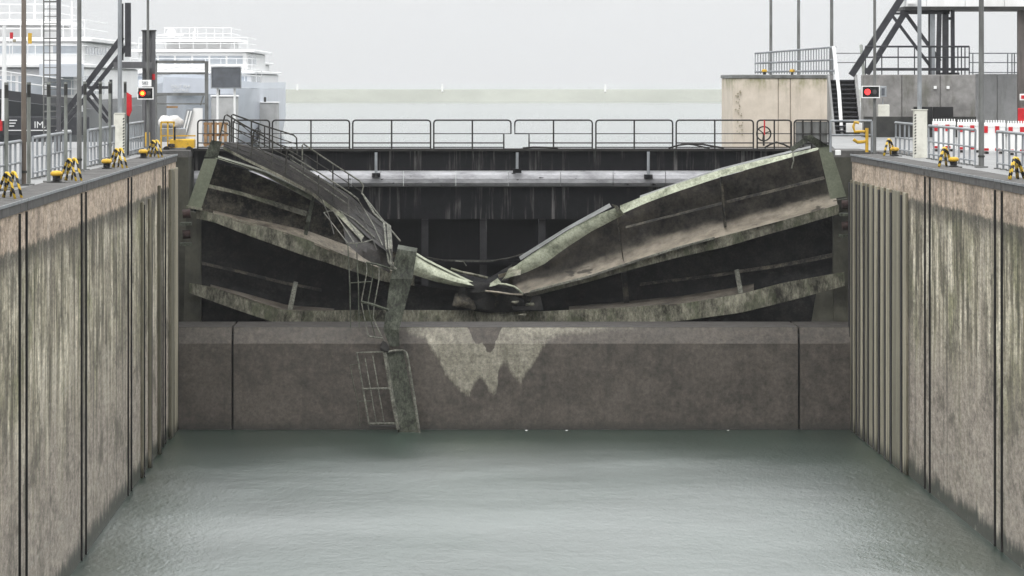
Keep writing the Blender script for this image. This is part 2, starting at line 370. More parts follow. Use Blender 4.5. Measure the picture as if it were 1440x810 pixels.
M['mud_dark'] = gate_mat('shelf_mud_dark', (0.02, 0.018, 0.015), (0.12, 0.105, 0.085), 0.36, 0.6, 1.6, 0.5, fine=.5)
M['pale_steel'] = gate_mat('pale_green_steel', (0.1, 0.112, 0.075), (0.42, 0.44, 0.34), 0.32, 0.56, 2.4, fine=.45)
M['green_plate'] = gate_mat('heel_plate_steel', (0.1, 0.11, 0.078), (0.16, 0.172, 0.126), 0.32, 0.62, 1.2, fine=.25)
M['dull_plate'] = gate_mat('dull_green_plate', (0.016, 0.018, 0.013), (0.085, 0.092, 0.07), 0.36, 0.62, 2.2, fine=.8, run=.6)
M['walk_deck'] = gate_mat('walkway_deck', (0.005, 0.0047, 0.0042), (0.026, 0.022, 0.019), 0.4, 0.62, 4)
M['walk_rail'] = gate_mat('walkway_rail', (0.012, 0.011, 0.01), (0.055, 0.053, 0.045), 0.35, 0.6, 2)
M['cage'] = gate_mat('ladder_cage_steel', (0.06, 0.06, 0.05), (0.17, 0.17, 0.142), 0.38, 0.6, 3)
M['rust'] = worn('rusty_hinge', (0.05, 0.026, 0.022), (0.014, 0.009, 0.008), 0.8, 0, 4)
M['rail_black'] = worn('railing_black', (0.03, 0.028, 0.025), (0.012, 0.011, 0.01), 0.55)
def caisson_mat(name, base, run, amount):
    m = Mat(name, 0.6, 0, 0.1); P = m.pos()
    s = m.noise(m.map(P, (3.2, 1, 0.16)), 1.0, 6, 0.72); f = m.noise(P, 4, 6, 0.7); b = m.noise(m.map(P, (0.5, 1, 0.4)), 1, 3)
    c = m.ramp(f, [(0.3, tuple(q * 0.6 for q in base)), (0.7, base)])
    c = m.mix(m.math('MULTIPLY', m.math('MULTIPLY', m.step(s, 0.52, 0.68), m.step(b, 0.38, 0.55)), amount), c, run)
    m.color(c); m.bump(f, 0.25, 0.02); return m.m
M['caisson'] = caisson_mat('bulkhead_steel', (0.008, 0.008, 0.0098), (0.13, 0.125, 0.12), 0.9)
M['rib'] = caisson_mat('bulkhead_rib', (0.03, 0.03, 0.032), (0.12, 0.115, 0.11), 0.8)
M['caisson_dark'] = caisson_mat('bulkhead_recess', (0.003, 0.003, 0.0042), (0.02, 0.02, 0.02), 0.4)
def beam_mat():
    m = Mat('bulkhead_beam', 0.5, 0, 0.35); P = m.pos(); x, y, z = m.xyz(P)
    f = m.noise(m.map(P, (0.8, 1, 2.5)), 1.5, 7, 0.7); sp = m.noise(m.map(P, (1.2, 1, 4)), 2, 2)
    c = m.ramp(f, [(0.32, (0.2, 0.2, 0.21)), (0.66, (0.46, 0.46, 0.48))])
    c = m.mix(m.step(sp, 0.68, 0.72), c, (0.04, 0.04, 0.042)); m.color(c); return m.m
M['beam'] = beam_mat()
M['galv'] = worn('galvanised_steel', (0.36, 0.38, 0.4), (0.2, 0.21, 0.22), 0.45, 0.3, 2.5, streak=0.4)
M['galv_dark'] = worn('weathered_galvanised', (0.2, 0.205, 0.2), (0.1, 0.1, 0.095), 0.55, 0.2, 3, streak=0.3)
M['post'] = worn('weathered_post', (0.27, 0.285, 0.265), (0.12, 0.125, 0.11), 0.6, 0.1, 3, streak=0.3)
M['post_brown'] = worn('brown_stained_pole', (0.2, 0.17, 0.145), (0.09, 0.07, 0.055), 0.7, 0, 3, streak=0.15)
M['dark_cap'] = worn('dark_cap', (0.045, 0.045, 0.04), (0.02, 0.02, 0.02), 0.6)
M['dark_steel'] = worn('dark_painted_steel', (0.045, 0.046, 0.052), (0.022, 0.022, 0.026), 0.5, 0, 3)
M['white'] = worn('white_paint', (0.8, 0.8, 0.79), (0.62, 0.62, 0.6), 0.45, 0, 0.8, 0.2, 0.5, streak=0.3)
M['cream'] = worn('cream_cabinet_paint', (0.66, 0.65, 0.58), (0.48, 0.47, 0.41), 0.5, 0, 2, 0.25, 0.5)
M['yellow'] = worn('yellow_paint', (0.6, 0.36, 0.03), (0.26, 0.16, 0.03), 0.45, 0, 5, 0.3, 0.5)
M['red'] = worn('red_plastic', (0.6, 0.02, 0.03), (0.42, 0.015, 0.02), 0.4, 0, 3)
M['black'] = worn('black_plastic', (0.012, 0.012, 0.013), (0.006, 0.006, 0.006), 0.4)
M['grey_sign'] = worn('sign_back', (0.13, 0.14, 0.16), (0.085, 0.09, 0.1), 0.6, 0, 2)
M['column'] = worn('grey_column', (0.13, 0.13, 0.135), (0.075, 0.075, 0.08), 0.6, 0, 2, streak=0.2)
M['brown_column'] = worn('brown_column', (0.16, 0.14, 0.13), (0.08, 0.07, 0.065), 0.7, 0, 3, streak=0.2)
M['sack'] = worn('white_sack_cloth', (0.75, 0.74, 0.72), (0.5, 0.48, 0.46), 0.8, 0, 3)
M['wood'] = worn('pallet_wood', (0.42, 0.25, 0.12), (0.2, 0.12, 0.06), 0.8, 0, 4)
M['glass'] = worn('dark_glass', (0.12, 0.14, 0.16), (0.08, 0.09, 0.1), 0.1, 0, 1, spec=0.6)
M['moss'] = worn('moss', (0.4, 0.36, 0.27), (0.28, 0.25, 0.18), 0.9, 0, 5)
def stripes():
    m = Mat('hazard_stripes', 0.4); P = m.obj(); x, y, z = m.xyz(P)
    t = m.math('FRACT', m.math('MULTIPLY', m.math('ADD', z, m.math('MULTIPLY', x, 0.6)), 4.6))
    f = m.noise(P, 12, 4)
    m.color(m.mix(m.math('GREATER_THAN', t, 0.5), (0.012, 0.011, 0.01), m.ramp(f, [(0.3, (0.3, 0.19, 0.02)), (0.55, (0.68, 0.45, 0.04))]))); return m.m
M['hazard'] = stripes()
def lamp(name, col, e):
    m = Mat(name, 0.3); m.color(col); m.put(m.b.inputs['Emission Color'], col); m.b.inputs['Emission Strength'].default_value = e; return m.m
M['lamp_orange'] = lamp('lit_lamp_core', (1, 0.42, 0.03), 2.2)
M['lamp_red'] = lamp('lit_lamp_red', (1, 0.03, 0.015), 0.9)
M['lamp_red2'] = lamp('lit_signal_red', (1, 0.05, 0.05), 1.1)
M['lens_off'] = worn('unlit_lens', (0.12, 0.1, 0.1), (0.05, 0.05, 0.05), 0.2)

def water_mat(name, body, rough, amp, scale, ior):
    """rain-beaten water: dark turbid body under a rough reflecting surface"""
    m = Mat(name, 0.9, 0, 0.0); P = m.pos()
    rip = m.noise(m.map(P, (1.0, 0.38, 1)), scale, 3, 0.6, 0.6)
    rip2 = m.noise(m.map(P, (0.3, 0.12, 1)), scale * 0.5, 4, 0.65)
    drops = m.noise(m.map(P, (1, .45, 1)), scale * 3.1, 2, 0.5)
    big = m.noise(m.map(P, (0.05, 0.07, 1)), 1, 4, 0.6)
    f = m.noise(m.map(P, (0.2, 0.06, 1)), 1, 4)
    m.color(m.mix(m.step(f, 0.35, 0.65), body, tuple(q * 0.75 for q in body)))
    h = m.math('ADD', m.math('ADD', rip, m.math('MULTIPLY', rip2, 2.2)), m.math('MULTIPLY', drops, .5))
    bn = m.n('ShaderNodeBump'); m.put(bn.inputs['Height'], h); bn.inputs['Strength'].default_value = 1; bn.inputs['Distance'].default_value = amp
    g = m.n('ShaderNodeBsdfGlossy', distribution='BECKMANN')
    g.inputs['Color'].default_value = (.95, .97, .96, 1)
    m.put(g.inputs['Roughness'], m.lin(big, 0.35, 0.65, rough - 0.03, rough + 0.03)); m.t.links.new(bn.outputs[0], g.inputs['Normal'])
    fr = m.n('ShaderNodeFresnel'); fr.inputs['IOR'].default_value = ior
    mx = m.n('ShaderNodeMixShader'); m.t.links.new(fr.outputs[0], mx.inputs[0])
    m.t.links.new(m.b.outputs[0], mx.inputs[1]); m.t.links.new(g.outputs[0], mx.inputs[2]); m.t.links.new(mx.outputs[0], m.o.inputs[0])
    return m.m
M['water'] = water_mat('lock_water', (0.026, 0.05, 0.039), 0.365, 0.02, 3.6, 5.0)
M['river'] = water_mat('river_water', (0.1, 0.12, 0.11), 0.14, 0.02, 0.8, 2.4)

# ------------------------------------------------------------------ setting: ground, water, far bank, hill
POOL, COPE = 7.0, 9.755
b = MB().box((-3500, -300, -7.5), (3500, 6500, -7)); struct(b.build('ground', M['bank']))
b = MB().add([(-12.6, -40, 0), (12.6, -40, 0), (12.6, 170.6, 0), (-12.6, 170.6, 0)], [(0, 1, 2, 3)]); struct(b.build('water', M['water']))
b = MB().add([(-3000, 184.5, POOL), (3000, 184.5, POOL), (3000, 6400, POOL), (-3000, 6400, POOL)], [(0, 1, 2, 3)]); struct(b.build('river', M['river']))
def quay(name, side):
    s = side; q = MB()
    poly = [(12.95, -60), (12.95, 170.45), (14.5, 170.45), (14.5, 179.6), (12.05, 179.6), (12.05, 184.3), (12.6 if s > 0 else 12.05, 184.4), (16.3 if s > 0 else 12.05, 239 if s > 0 else 204), (17.2 if s > 0 else 12.05, 239.2 if s > 0 else 204.5), (17.2 if s > 0 else 12.05, 262 if s > 0 else 205), (420, 262 if s > 0 else 205), (420, -60)]
    pts = [(s * x, y, 4.0) for x, y in poly]
    if s < 0: pts.reverse()
    pts.reverse()
    q.prism(pts, (0, 0, 5.74)); return struct(q.build(name, M['paving']))
quay('pavement_left', -1); quay('pavement_right', 1)
# far bank; its pale colour stands in for haze in the rain
rows = []
for k in range(81):
    x = -2600 + 65 * k
    d = 8 * mnoise.noise((x * .006, 0, 0)) - x * .012
    rows.append([(x, 1170 + d, POOL - 1), (x, 1174 + d, POOL + .3), (x, 1182 + d, 9.9 + .3 * mnoise.noise((x * .02, 4, 0))), (x, 1200, 10.0), (x, 1230, POOL - 1)])
struct(MB().grid(list(zip(*rows)), (0, 0, -3)).build('far_bank', M['bank']))
for px, py, lab in ((418, 130, 'tiny white marker post on far bank near the ships'), (622, 128.5, 'tiny white marker post on the middle of far bank'), (851, 127.5, 'tiny white marker post on far bank toward the cream block')):
    p = W(px, py + 3, 1180); p.z = 9.6; t = thing('marker_post', p, lab, 'marker', 'marker posts on the far bank')
    MB().cbox(p + Vector((-.25, -.1, -.2)), p + Vector((.25, .1, 1.6)), .05).build('board', M['white'], t)
    MB().tube([p + Vector((0, .2, -.5)), p + Vector((0, .2, 1.2))], .08).build('stake', M['galv_dark'], t)
# ------------------------------------------------------------------ chamber walls
def lock_wall(side, slots, fenders, mat, label):
    s = side; t = thing('lock_wall', (s * 12, 60, 0), label, 'wall')
    cuts = sorted(slots); edges = [-30] + [e for c in cuts for e in c] + [170.4]
    for i in range(0, len(edges), 2):                    # concrete blocks between the slots
        y0, y1 = edges[i], edges[i + 1]
        bl = MB(); c = 0.05
        poly = [(12, y0 + c), (12, y1 - c), (12 + c, y1), (13.2, y1), (13.2, y0), (12 + c, y0)]
        pts = [(s * x, y, -3) for x, y in poly]
        if s < 0: pts.reverse()
        bl.prism(pts[::-1], (0, 0, 12.5)); bl.build('wall_block', mat, t)
        n = max(1, round((y1 - y0) / 4.6)); L = (y1 - y0) / n
        if y1 > 90:
            for k in range(n):                           # coping stones along the top
                dz = random.uniform(-.006, .006)
                MB().cbox((s * 11.96, y0 + k * L + 0.012, 9.5), (s * 13.0, y0 + (k + 1) * L - 0.012, COPE + dz), 0.025).build('coping_stone', M['coping'], t)
                MB().box((s * 11.935, y0 + k * L + 0.012, COPE - 0.05), (s * 11.958, y0 + (k + 1) * L - 0.012, COPE + 0.012)).build('coping_edge_strip', M['galv'], t)  # thin pale strip along the coping edge
        else:
            MB().cbox((s * 11.96, y0 + .012, 9.5), (s * 13.0, y1 - .012, COPE), 0.025).build('coping_stone', M['coping'], t)
    for c in cuts:                                       # dark slot backing; dark strip added over the far edge that catches light
        MB().box((s * 12.32, c[0] - .3, -3), (s * 13.1, c[1] + .3, 9.49)).build('slot_back', M['dark_joint'], t)
        MB().box((s * 11.965, c[1] - 0.02, -2), (s * 12.4, c[1] + 0.05, 9.47)).build('slot_dark_strip', M['dark_joint'], t)
    for y0, y1, zt in fenders:
        off = random.uniform(-.05, .06); y1 -= .12
        y0 += .05 if s < 0 else .25; MB().box((s * 11.88, y1 + .01, -2), (s * 11.99, y1 + (.2 if s < 0 else .5), zt - .1)).build('fender_gap_strip', M['dark_joint'], t)  # dark strip stands in for shade in the gap between planks
        MB().cbox((s * (11.9 + off * .3), y0, -2), (s * 11.998, y1, zt), 0.02).build('fender_plank', M['fender'], t)
    return t
lsl = [(83.80, 84.00), (86.25, 86.45), (104.68, 104.88), (106.48, 106.67), (123.48, 123.67), (125.08, 125.27), (142.78, 142.97), (144.35, 144.55), (161.65, 161.85), (163.05, 163.25)]
rsl = [(88.10, 88.30), (107.70, 107.90), (109.08, 109.27), (125.78, 125.97), (127.30, 127.50), (143.80, 144.00), (145.20, 145.40)]
lf = [(149.3, 149.75, 8.6), (153.2, 153.65, 8.6), (158.6, 159.05, 8.9), (165.4, 167.0, 9.3), (167.6, 170.0, 9.3)]
rf = [(150.2, 151.6, 8.85), (152.1, 155.0, 8.85), (155.5, 156.9, 8.85), (157.5, 159.1, 8.85), (159.7, 160.9, 8.85), (161.4, 162.9, 8.85), (163.5, 164.6, 8.85), (165.1, 166.2, 8.85), (166.7, 167.3, 8.85), (167.9, 169.0, 8.85), (169.4, 170.2, 8.85)]
lock_wall(-1, lsl, lf, M['wall_l'], 'stained concrete lock wall rising beside the yellow machine and moored ships')
lock_wall(1, rsl, rf, M['wall_r'], 'stained concrete lock wall with vertical fender planks below red white barriers')

# sill and gate recess
t = thing('gate_sill', (0, 170, 0), 'dark wet concrete sill wall with pale dry patch below the broken gate', 'wall')
xs = [-12.9, WX(325.5, 170), WX(328.5, 170), WX(1122, 170), WX(1125, 170), 12.9]
for a, c in ((0, 1), (2, 3), (4, 5)):
    x0, x1 = xs[a], xs[c]
    prof = [(170.0, -3), (170.0, 3.05), (170.22, 3.63), (174, 3.63), (174, -3)]
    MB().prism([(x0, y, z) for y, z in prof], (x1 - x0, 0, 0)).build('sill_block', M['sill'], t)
for a in (1, 3): MB().box((xs[a] - .1, 170.25, -3), (xs[a + 1] + .1, 173.5, 3.35)).build('joint', M['dark_joint'], t)
MB().box((-13.6, 174.02, -3), (13.6, 184, 3.3)).build('sill_floor', M['recess'], t)
for s, lab in ((-1, 'dark concrete gate recess beside the collapsed walkway end of the lock'), (1, 'dark concrete gate recess beside the striped fender planks')):
    t = thing('gate_recess', (s * 13.6, 175, 3), lab, 'wall')
    MB().box((s * 13.6, 170.42, -3), (s * 14.48, 179.4, 9.5)).build('recess_wall', M['recess'], t)
    MB().box((s * 12.0, 179.42, -3), (s * 14.48, 184.4, 9.5)).build('pier', M['recess'], t)
    MB().cbox((s * 13.55, 170.42, 9.505), (s * 14.49, 179.4, COPE), .02).build('coping_stone', M['coping'], t)
    MB().cbox((s * 11.98, 179.42, 9.505), (s * 13.5, 184.3, COPE), .02).build('coping_stone', M['coping'], t)
    MB().tube([(s * 12.9, 171.2, 4), (s * 12.9, 171.2, 9.6)], .05).build('pipe', M['galv_dark'], t)
    MB().tube([(s * 13.1, 171.4, 4), (s * 13.1, 171.4, 9.6)], .04).build('pipe', M['galv_dark'], t)

# ------------------------------------------------------------------ bulkhead gate behind, with its railing
YB = 182.0
def bulkhead():
    t = thing('bulkhead_gate', (0, YB, 3.3), 'black steel bulkhead gate with pale grey cross beam behind broken gate', 'lock gate')
    X0, X1 = -11.95, 11.95
    zt = WZ(209, YB)
    MB().box((X0, YB - .2, zt - .09), (X1, YB + 1.4, zt)).build('deck', M['rail_black'], t)
    MB().box((X0 + .02, YB, WZ(240, YB)), (X1 - .02, YB + 1.3, zt - .092)).build('top_beam', M['caisson'], t)
    prof = [(YB - .04, WZ(240.5, YB)), (YB - .22, WZ(242, YB)), (YB - .34, WZ(246, YB)), (YB - .38, WZ(251, YB)), (YB - .35, WZ(257, YB)), (YB - .25, WZ(261, YB)), (YB - .1, WZ(262.5, YB)), (YB + .3, WZ(262.5, YB)), (YB + .3, WZ(240.5, YB))]
    n = 12; L = (X1 - X0 - .1) / n
    for k in range(n):
        x0 = X0 + .05 + k * L
        MB().prism([(x0, y, z) for y, z in prof], (L - .02, 0, 0)).build('cross_beam_section', M['beam'], t)
    MB().box((X0 + .02, YB + .06, WZ(308, YB)), (X1 - .02, YB + 1.2, WZ(263, YB))).build('skin_plate', M['caisson'], t)
    MB().box((X0 + .02, YB + .75, 3.31), (X1 - .02, YB + 1.2, WZ(308.3, YB))).build('lower_plate', M['caisson_dark'], t)
    for px in (352, 434, 516, 597.5, 680, 762.5, 844, 926, 1008, 1090):
        x = WX(px, YB); MB().box((x - .13, YB + .2, 3.31), (x + .13, YB + .74, WZ(308.5, YB))).build('vertical_rib', M['rib'], t)
    MB().box((X0 + .1, YB - .1, WZ(372, YB)), (X1 - .1, YB + .6, WZ(366, YB))).build('lower_beam', M['caisson_dark'], t)
    for px, y0, y1 in ((529, 214, 246), (727, 214, 240), (911, 213, 248)):
        p = MB(); x = WX(px, YB)
        p.tube([(x, YB - .42, WZ(y0, YB)), (x, YB - .42, WZ(y1, YB))], .055, 8); p.build('drain_pipe', M['galv'], t)
        MB().box((x - .16, YB - .5, WZ(y1 + 3, YB)), (x + .16, YB - .36, WZ(y1 - 3, YB))).build('pipe_bracket', M['caisson'], t)
bulkhead()
def round_frame(x0, x1, z0, z1, y, r=0.12):
    pts = [(x0, y, z0)]
    for a in range(5): an = R(180 - 22.5 * a); pts.append((x0 + r + r * math.cos(an), y, z1 - r + r * math.sin(an)))
    for a in range(5): an = R(90 - 22.5 * a); pts.append((x1 - r + r * math.cos(an), y, z1 - r + r * math.sin(an)))
    return pts + [(x1, y, z0)]
zt = WZ(209, YB)
zT, zM, zL = WZ(169, YB), WZ(188, YB), WZ(201, YB)
panels = [(278, 323, 'plain'), (328, 379, 'plain'), (383, 491.5, 'plain'), (496, 605.5, 'plain'), (610, 718.5, 'notch_r'), (724, 833, 'notch_l'), (838, 946, 'plain'), (951, 1059.5, 'plain'), (1065, 1113, 'plain'), (1117, 1166, 'sheet')]
for i, (a, c, kind) in enumerate(panels):
    x0, x1 = WX(a, YB), WX(c, YB); y = YB + .05
    extra = {'plain': 'black tubular deck railing panel', 'notch_r': 'black deck railing with stepped end', 'notch_l': 'black deck railing with stepped start', 'sheet': 'black deck railing panel filled with grey sheet'}[kind]
    t = thing('deck_railing', ((x0 + x1) / 2, y, zt), f'{extra}, {ORD[i]} along the bulkhead deck from the ships', 'railing', 'railing panels on the bulkhead deck')
    f = round_frame(x0, x1, zt, zT, y)
    st = WX(12, YB) - WX(0, YB)
    if kind == 'notch_r': f = f[:-1] + [(x1, y, zM), (x1 - 10 / 37.1, y, zM), (x1 - 10 / 37.1, y, zt)]
    if kind == 'notch_l': f = [(x0 + 20 / 37.1, y, zt), (x0 + 20 / 37.1, y, zM), (x0, y, zM)] + f[1:]
    MB().tube(f, .03, 6).build('frame', M['rail_black'], t, smooth='auto')
    xa = x0 + (20 / 37.1 if kind == 'notch_l' else .03); xb = x1 - (10 / 37.1 if kind == 'notch_r' else .03)
    MB().tube([(xa, y, zM), (xb, y, zM)], .017).build('mid_rail', M['rail_black'], t)
    MB().tube([(xa, y, zL), (xb, y, zL)], .024).build('low_rail', M['rail_black'], t)
    MB().box((xa, y - .012, zt + .03), (xb, y + .012, zt + .07)).build('toe_rail', M['rail_black'], t)
    MB().tube([((x0 + x1) / 2, y, zt), ((x0 + x1) / 2, y, zT)], .03).build('post', M['rail_black'], t)
    if kind == 'sheet':
        MB().box((x0 + .05, y + .04, zt + .02), (x1 - .05, y + .055, zT - .05)).build('sheet', M['galv_dark'], t)
        for q in (.25, .75): MB().box((x0 + (x1 - x0) * q - .03, y - .03, zt), (x0 + (x1 - x0) * q + .03, y + .03, zT - .03)).build('bar', M['rail_black'], t)
# hand wheel with red spindle on the deck, loose hoses
t = thing('valve_wheel', W(1073, 209, YB - .1), 'black spoked hand wheel with red spindle on bulkhead deck', 'hand wheel')
c = W(1074, 188, YB - .1); rr = 10 / 37.1
MB().tube([c + Vector((rr * math.cos(R(a)), 0, rr * math.sin(R(a)))) for a in range(0, 360, 20)], .028, 6, True).build('rim', M['rail_black'], t, smooth=True)
for a in (20, 140, 260): MB().tube([c, c + Vector((rr * math.cos(R(a)), 0, rr * math.sin(R(a))))], .022).build('spoke', M['rail_black'], t)
MB().tube([W(1074, 205, YB - .1), W(1074, 188, YB - .1)], .04).build('stand', M['rail_black'], t)
MB().tube([W(1075, 190, YB - .12), W(1075, 169, YB - .12)], .028).build('spindle', M['red'], t)
def hose(pts, label, r=.035):
    P = [W(a, c, YB - .12) for a, c in pts]
    tag(MB().tube([p - Vector((0, 0, 0)) for p in P], r, 6).build('hose', M['rail_black'], origin=P[0], smooth=True), label, 'hose')
hose([(735, 208.3), (750, 207), (770, 207.4), (785, 208.4)], 'thin black hose lying on deck beside the middle railing gap')
hose([(940, 208.4), (955, 204), (972, 202), (988, 203), (1005, 206), (1018, 208.2)], 'black hose arched over the deck left of hand wheel')
hose([(952, 205), (962, 202), (975, 203.5), (990, 207), (998, 208.3)], 'shorter black hose crossing the arched hose on deck', .03)
hose([(1075, 208), (1083, 203), (1092, 200), (1102, 203), (1112, 208)], 'black hose looped just beside the hand wheel')

# ------------------------------------------------------------------ the two broken mitre gate leaves
def yg(px): return 174.6 + 3.3 * max(0.0, 1 - abs(px - 715) / 455)
def plate(top, bot, dt, db, n=24, m=6, th=.05, dent=.0, bulge=.0, seed=0, vert=True):
    """thick plate between two traced edges; dt/db = depth of each edge behind the leaf's front"""
    rows = []
    for j in range(m + 1):
        v = j / m; r = []
        for i in range(n + 1):
            u = i / n; a = lerp_poly(top, u); c = lerp_poly(bot, u)
            px, py = a[0] + (c[0] - a[0]) * v, a[1] + (c[1] - a[1]) * v
            p = W(px, py, yg(px) + dt + (db - dt) * v)
            w = math.sin(math.pi * v)
            p.y += bulge * w + dent * mnoise.noise((px * .03 + seed, py * .05, seed))
            if dent: p.z += .35 * dent * mnoise.noise((px * .02, py * .02, 9 + seed)) * (1 if 0 < j < m else .5)
            r.append(p)
        rows.append(r)
    return MB().grid(rows[::-1], (0, th, 0) if vert else (0, 0, -th))
SK = 1.25
def leaf(name_label, spec):
    t = thing('gate_leaf', spec['base'], name_label, 'lock gate', 'broken mitre gate leaves')
    return t
L = leaf('crumpled leaf of the broken steel gate carrying the collapsed walkway', {'base': W(290, 457, 175)})
Rr = leaf('buckled leaf of the broken steel gate with long pale green top edge', {'base': W(1175, 457, 175)})
def P(leafobj, name, mat, mb, smooth='auto'): return mb.build(name, M[mat], leafobj, smooth=smooth)
# --- left leaf
Ltop = [(296, 222), (340, 232), (372, 244), (404, 260), (440, 278)]
Lmid_t = [(276, 293), (300, 300), (345, 312), (385, 322), (430, 336), (480, 357), (540, 379), (583, 387), (640, 401)]
Lmid_b = [(276, 307), (300, 312), (340, 328), (385, 344), (430, 360), (480, 376), (540, 396), (583, 402), (640, 410)]
Lmid_k = [(300, 296), (345, 306), (385, 314), (430, 324), (480, 342), (540, 364), (583, 380)]
Llow_t = [(266, 398), (300, 404), (345, 418), (395, 436), (430, 437), (500, 436), (600, 436), (690, 437)]
Llow_b = [(266, 412), (300, 424), (345, 440), (395, 456), (430, 459), (500, 459), (600, 458), (690, 458)]
Llow_k = [(296, 400), (340, 411), (375, 421), (404, 429), (470, 434)]
P(L, 'upper_skin', 'steel_silt', plate([(288, 226), (340, 236), (400, 262), (440, 280)], [(280, 300), (345, 313), (385, 322), (432, 338)], SK * .7, SK * .7, 20, 8, .04, .1, .15, 1))
P(L, 'torn_skin', 'steel_silt', plate([(441, 282), (470, 300), (510, 325), (545, 348), (585, 374), (640, 398)], [(433, 338), (480, 357), (520, 372), (545, 380), (585, 388), (642, 402)], SK * .9, SK * .7, 20, 6, .04, .25, .1, 2))
P(L, 'lower_skin', 'steel_black', plate([(268, 306), (345, 328), (430, 358), (540, 394), (640, 408), (715, 412)], [(268, 402), (345, 424), (400, 440), (520, 440), (640, 440), (715, 440)], SK, SK, 26, 8, .04, .12, .2, 3))
P(L, 'bottom_skin', 'steel_black', plate([(268, 408), (345, 430), (400, 445), (690, 445)], [(268, 462), (345, 462), (400, 462), (690, 462)], SK, SK, 20, 3, .04, .05, 0, 4))
P(L, 'top_flange', 'pale_steel', plate([(302, 219), (340, 230), (372, 240), (400, 253), (441, 273)], [(302, 222), (340, 234), (372, 247), (400, 262), (438, 282)], .25, 0, 18, 2, .04, .04, 0, 5))
P(L, 'top_web', 'girder', plate([(305, 218), (372, 239), (441, 272)], [(302, 220), (372, 242), (441, 275)], SK * .7, .05, 14, 2, .03, .03, 0, 6, False))
P(L, 'stiffener', 'girder', plate([(294, 259), (340, 270), (385, 283), (432, 297)], [(293, 264), (340, 275), (385, 290), (430, 304)], SK * .5, .45, 16, 2, .05, .06, 0, 7))
P(L, 'middle_flange', 'girder', plate(Lmid_t[:8], Lmid_b[:8], 0, .05, 30, 3, .05, .06, 0, 8))
P(L, 'middle_web', 'shelf', plate(Lmid_k, [(299, 301), (345, 313), (385, 323), (430, 337), (480, 358), (540, 380), (583, 388)], SK * .7, .02, 28, 3, .04, .1, 0, 9, False))
P(L, 'tube_flange', 'pale_steel', plate([(572, 350), (590, 361), (612, 374), (640, 387), (658, 394), (667, 400)], [(572, 382), (590, 389), (612, 396), (640, 402), (658, 404), (667, 403)], -.1, -.25, 16, 5, .05, .05, -.22, 10))
P(L, 'tube_lip', 'pale_steel', plate([(572, 347), (600, 364), (640, 384), (665, 396)], [(572, 350), (600, 367), (640, 387), (666, 399)], .2, -.2, 12, 2, .04, .02, 0, 11))
P(L, 'lower_flange', 'girder', plate(Llow_t, Llow_b, 0, .05, 36, 3, .05, .06, 0, 12))
P(L, 'lower_web', 'mud_dark', plate(Llow_k, [(296, 403), (340, 416), (375, 428), (400, 436), (470, 437)], SK, .02, 18, 2, .04, .05, 0, 13, False))
P(L, 'heel_plate', 'green_plate', plate([(287, 223), (306, 223)], [(264, 289), (283, 293)], -.25, -.25, 4, 8, .06, .02, 0, 14))
P(L, 'heel_plate_foot', 'girder', plate([(262, 289), (284, 293)], [(262, 292), (284, 296)], -.35, -.35, 4, 1, .4, 0, 0, 15))
P(L, 'heel_plate_top', 'dull_plate', plate([(297, 197), (312, 199)], [(287, 221), (306, 222)], -.3, -.2, 5, 5, .06, .12, 0, 16))
P(L, 'torn_edge', 'dull_plate', plate([(437, 279), (443, 276)], [(424, 343), (429, 346)], .1, .3, 2, 10, .05, .3, .2, 17))
P(L, 'strut', 'cage', plate([(413, 396), (419, 397)], [(404, 436), (411, 437)], .3, .1, 2, 4, .15, 0, 0, 18))
False and P(L, 'diaphragm', 'steel_black', plate([(404, 360), (416, 364)], [(404, 398), (416, 398)], .4, .4, 2, 4, .5, .05, 0, 19))
P(L, 'heel_post', 'recess', plate([(262, 296), (282, 300)], [(258, 460), (283, 460)], .55, .55, 3, 10, .5, .05, 0, 20))
for py in (301, 330):
    hb = MB(); a = W(257, py, 173.8); hb.tube([a, a + Vector((.28, 0, .02))], .16, 10); hb.build('hinge_roller', M['rust'], L, smooth='auto')
    MB().box(W(253, py + 12, 173.6), W(270, py + 15, 174.4)).build('hinge_bracket', M['dull_plate'], L)
# --- right leaf
def curved(top, bot, n=44, m=14, seed=0):
    rows = []
    for jj in range(m + 1):
        v = jj / m; r = []
        for ii in range(n + 1):
            a = lerp_poly(top, ii / n); c = lerp_poly(bot, ii / n); px, py = a[0] + (c[0] - a[0]) * v, a[1] + (c[1] - a[1]) * v
            p = W(px, py, yg(px) + SK * (1 - v ** (3.2 + max(0, px - 760) / 70)) - .1 + .12 * mnoise.noise((px * .022, py * .04, seed)) + .05 * mnoise.noise((px * .08, py * .1, seed)))
            r.append(p)
        rows.append(r)
    return MB().grid(rows[::-1], (0, .05, 0))
P(Rr, 'buckled_skin', 'bent', curved([(703, 393), (742, 380), (770, 366), (800, 345), (832, 324), (873, 301), (910, 285), (960, 266), (1018, 248), (1090, 228), (1160, 208)], [(736, 413), (765, 406), (790, 400), (830, 389), (880, 372), (930, 356), (950, 350), (1000, 336), (1021, 331), (1100, 310), (1178, 288)], n=64, m=18, seed=22))
P(Rr, 'lower_skin', 'steel_black', plate([(715, 412), (800, 397), (880, 377), (950, 358), (1020, 340), (1100, 318), (1190, 292)], [(715, 441), (800, 440), (880, 436), (950, 432), (1030, 420), (1100, 402), (1190, 390)], SK, SK, 28, 8, .04, .12, .2, 24))
P(Rr, 'bottom_skin', 'steel_black', plate([(690, 445), (880, 442), (1000, 436), (1100, 418), (1190, 395)], [(690, 462), (880, 462), (1000, 462), (1100, 462), (1190, 462)], SK, SK, 20, 3, .04, .05, 0, 25))
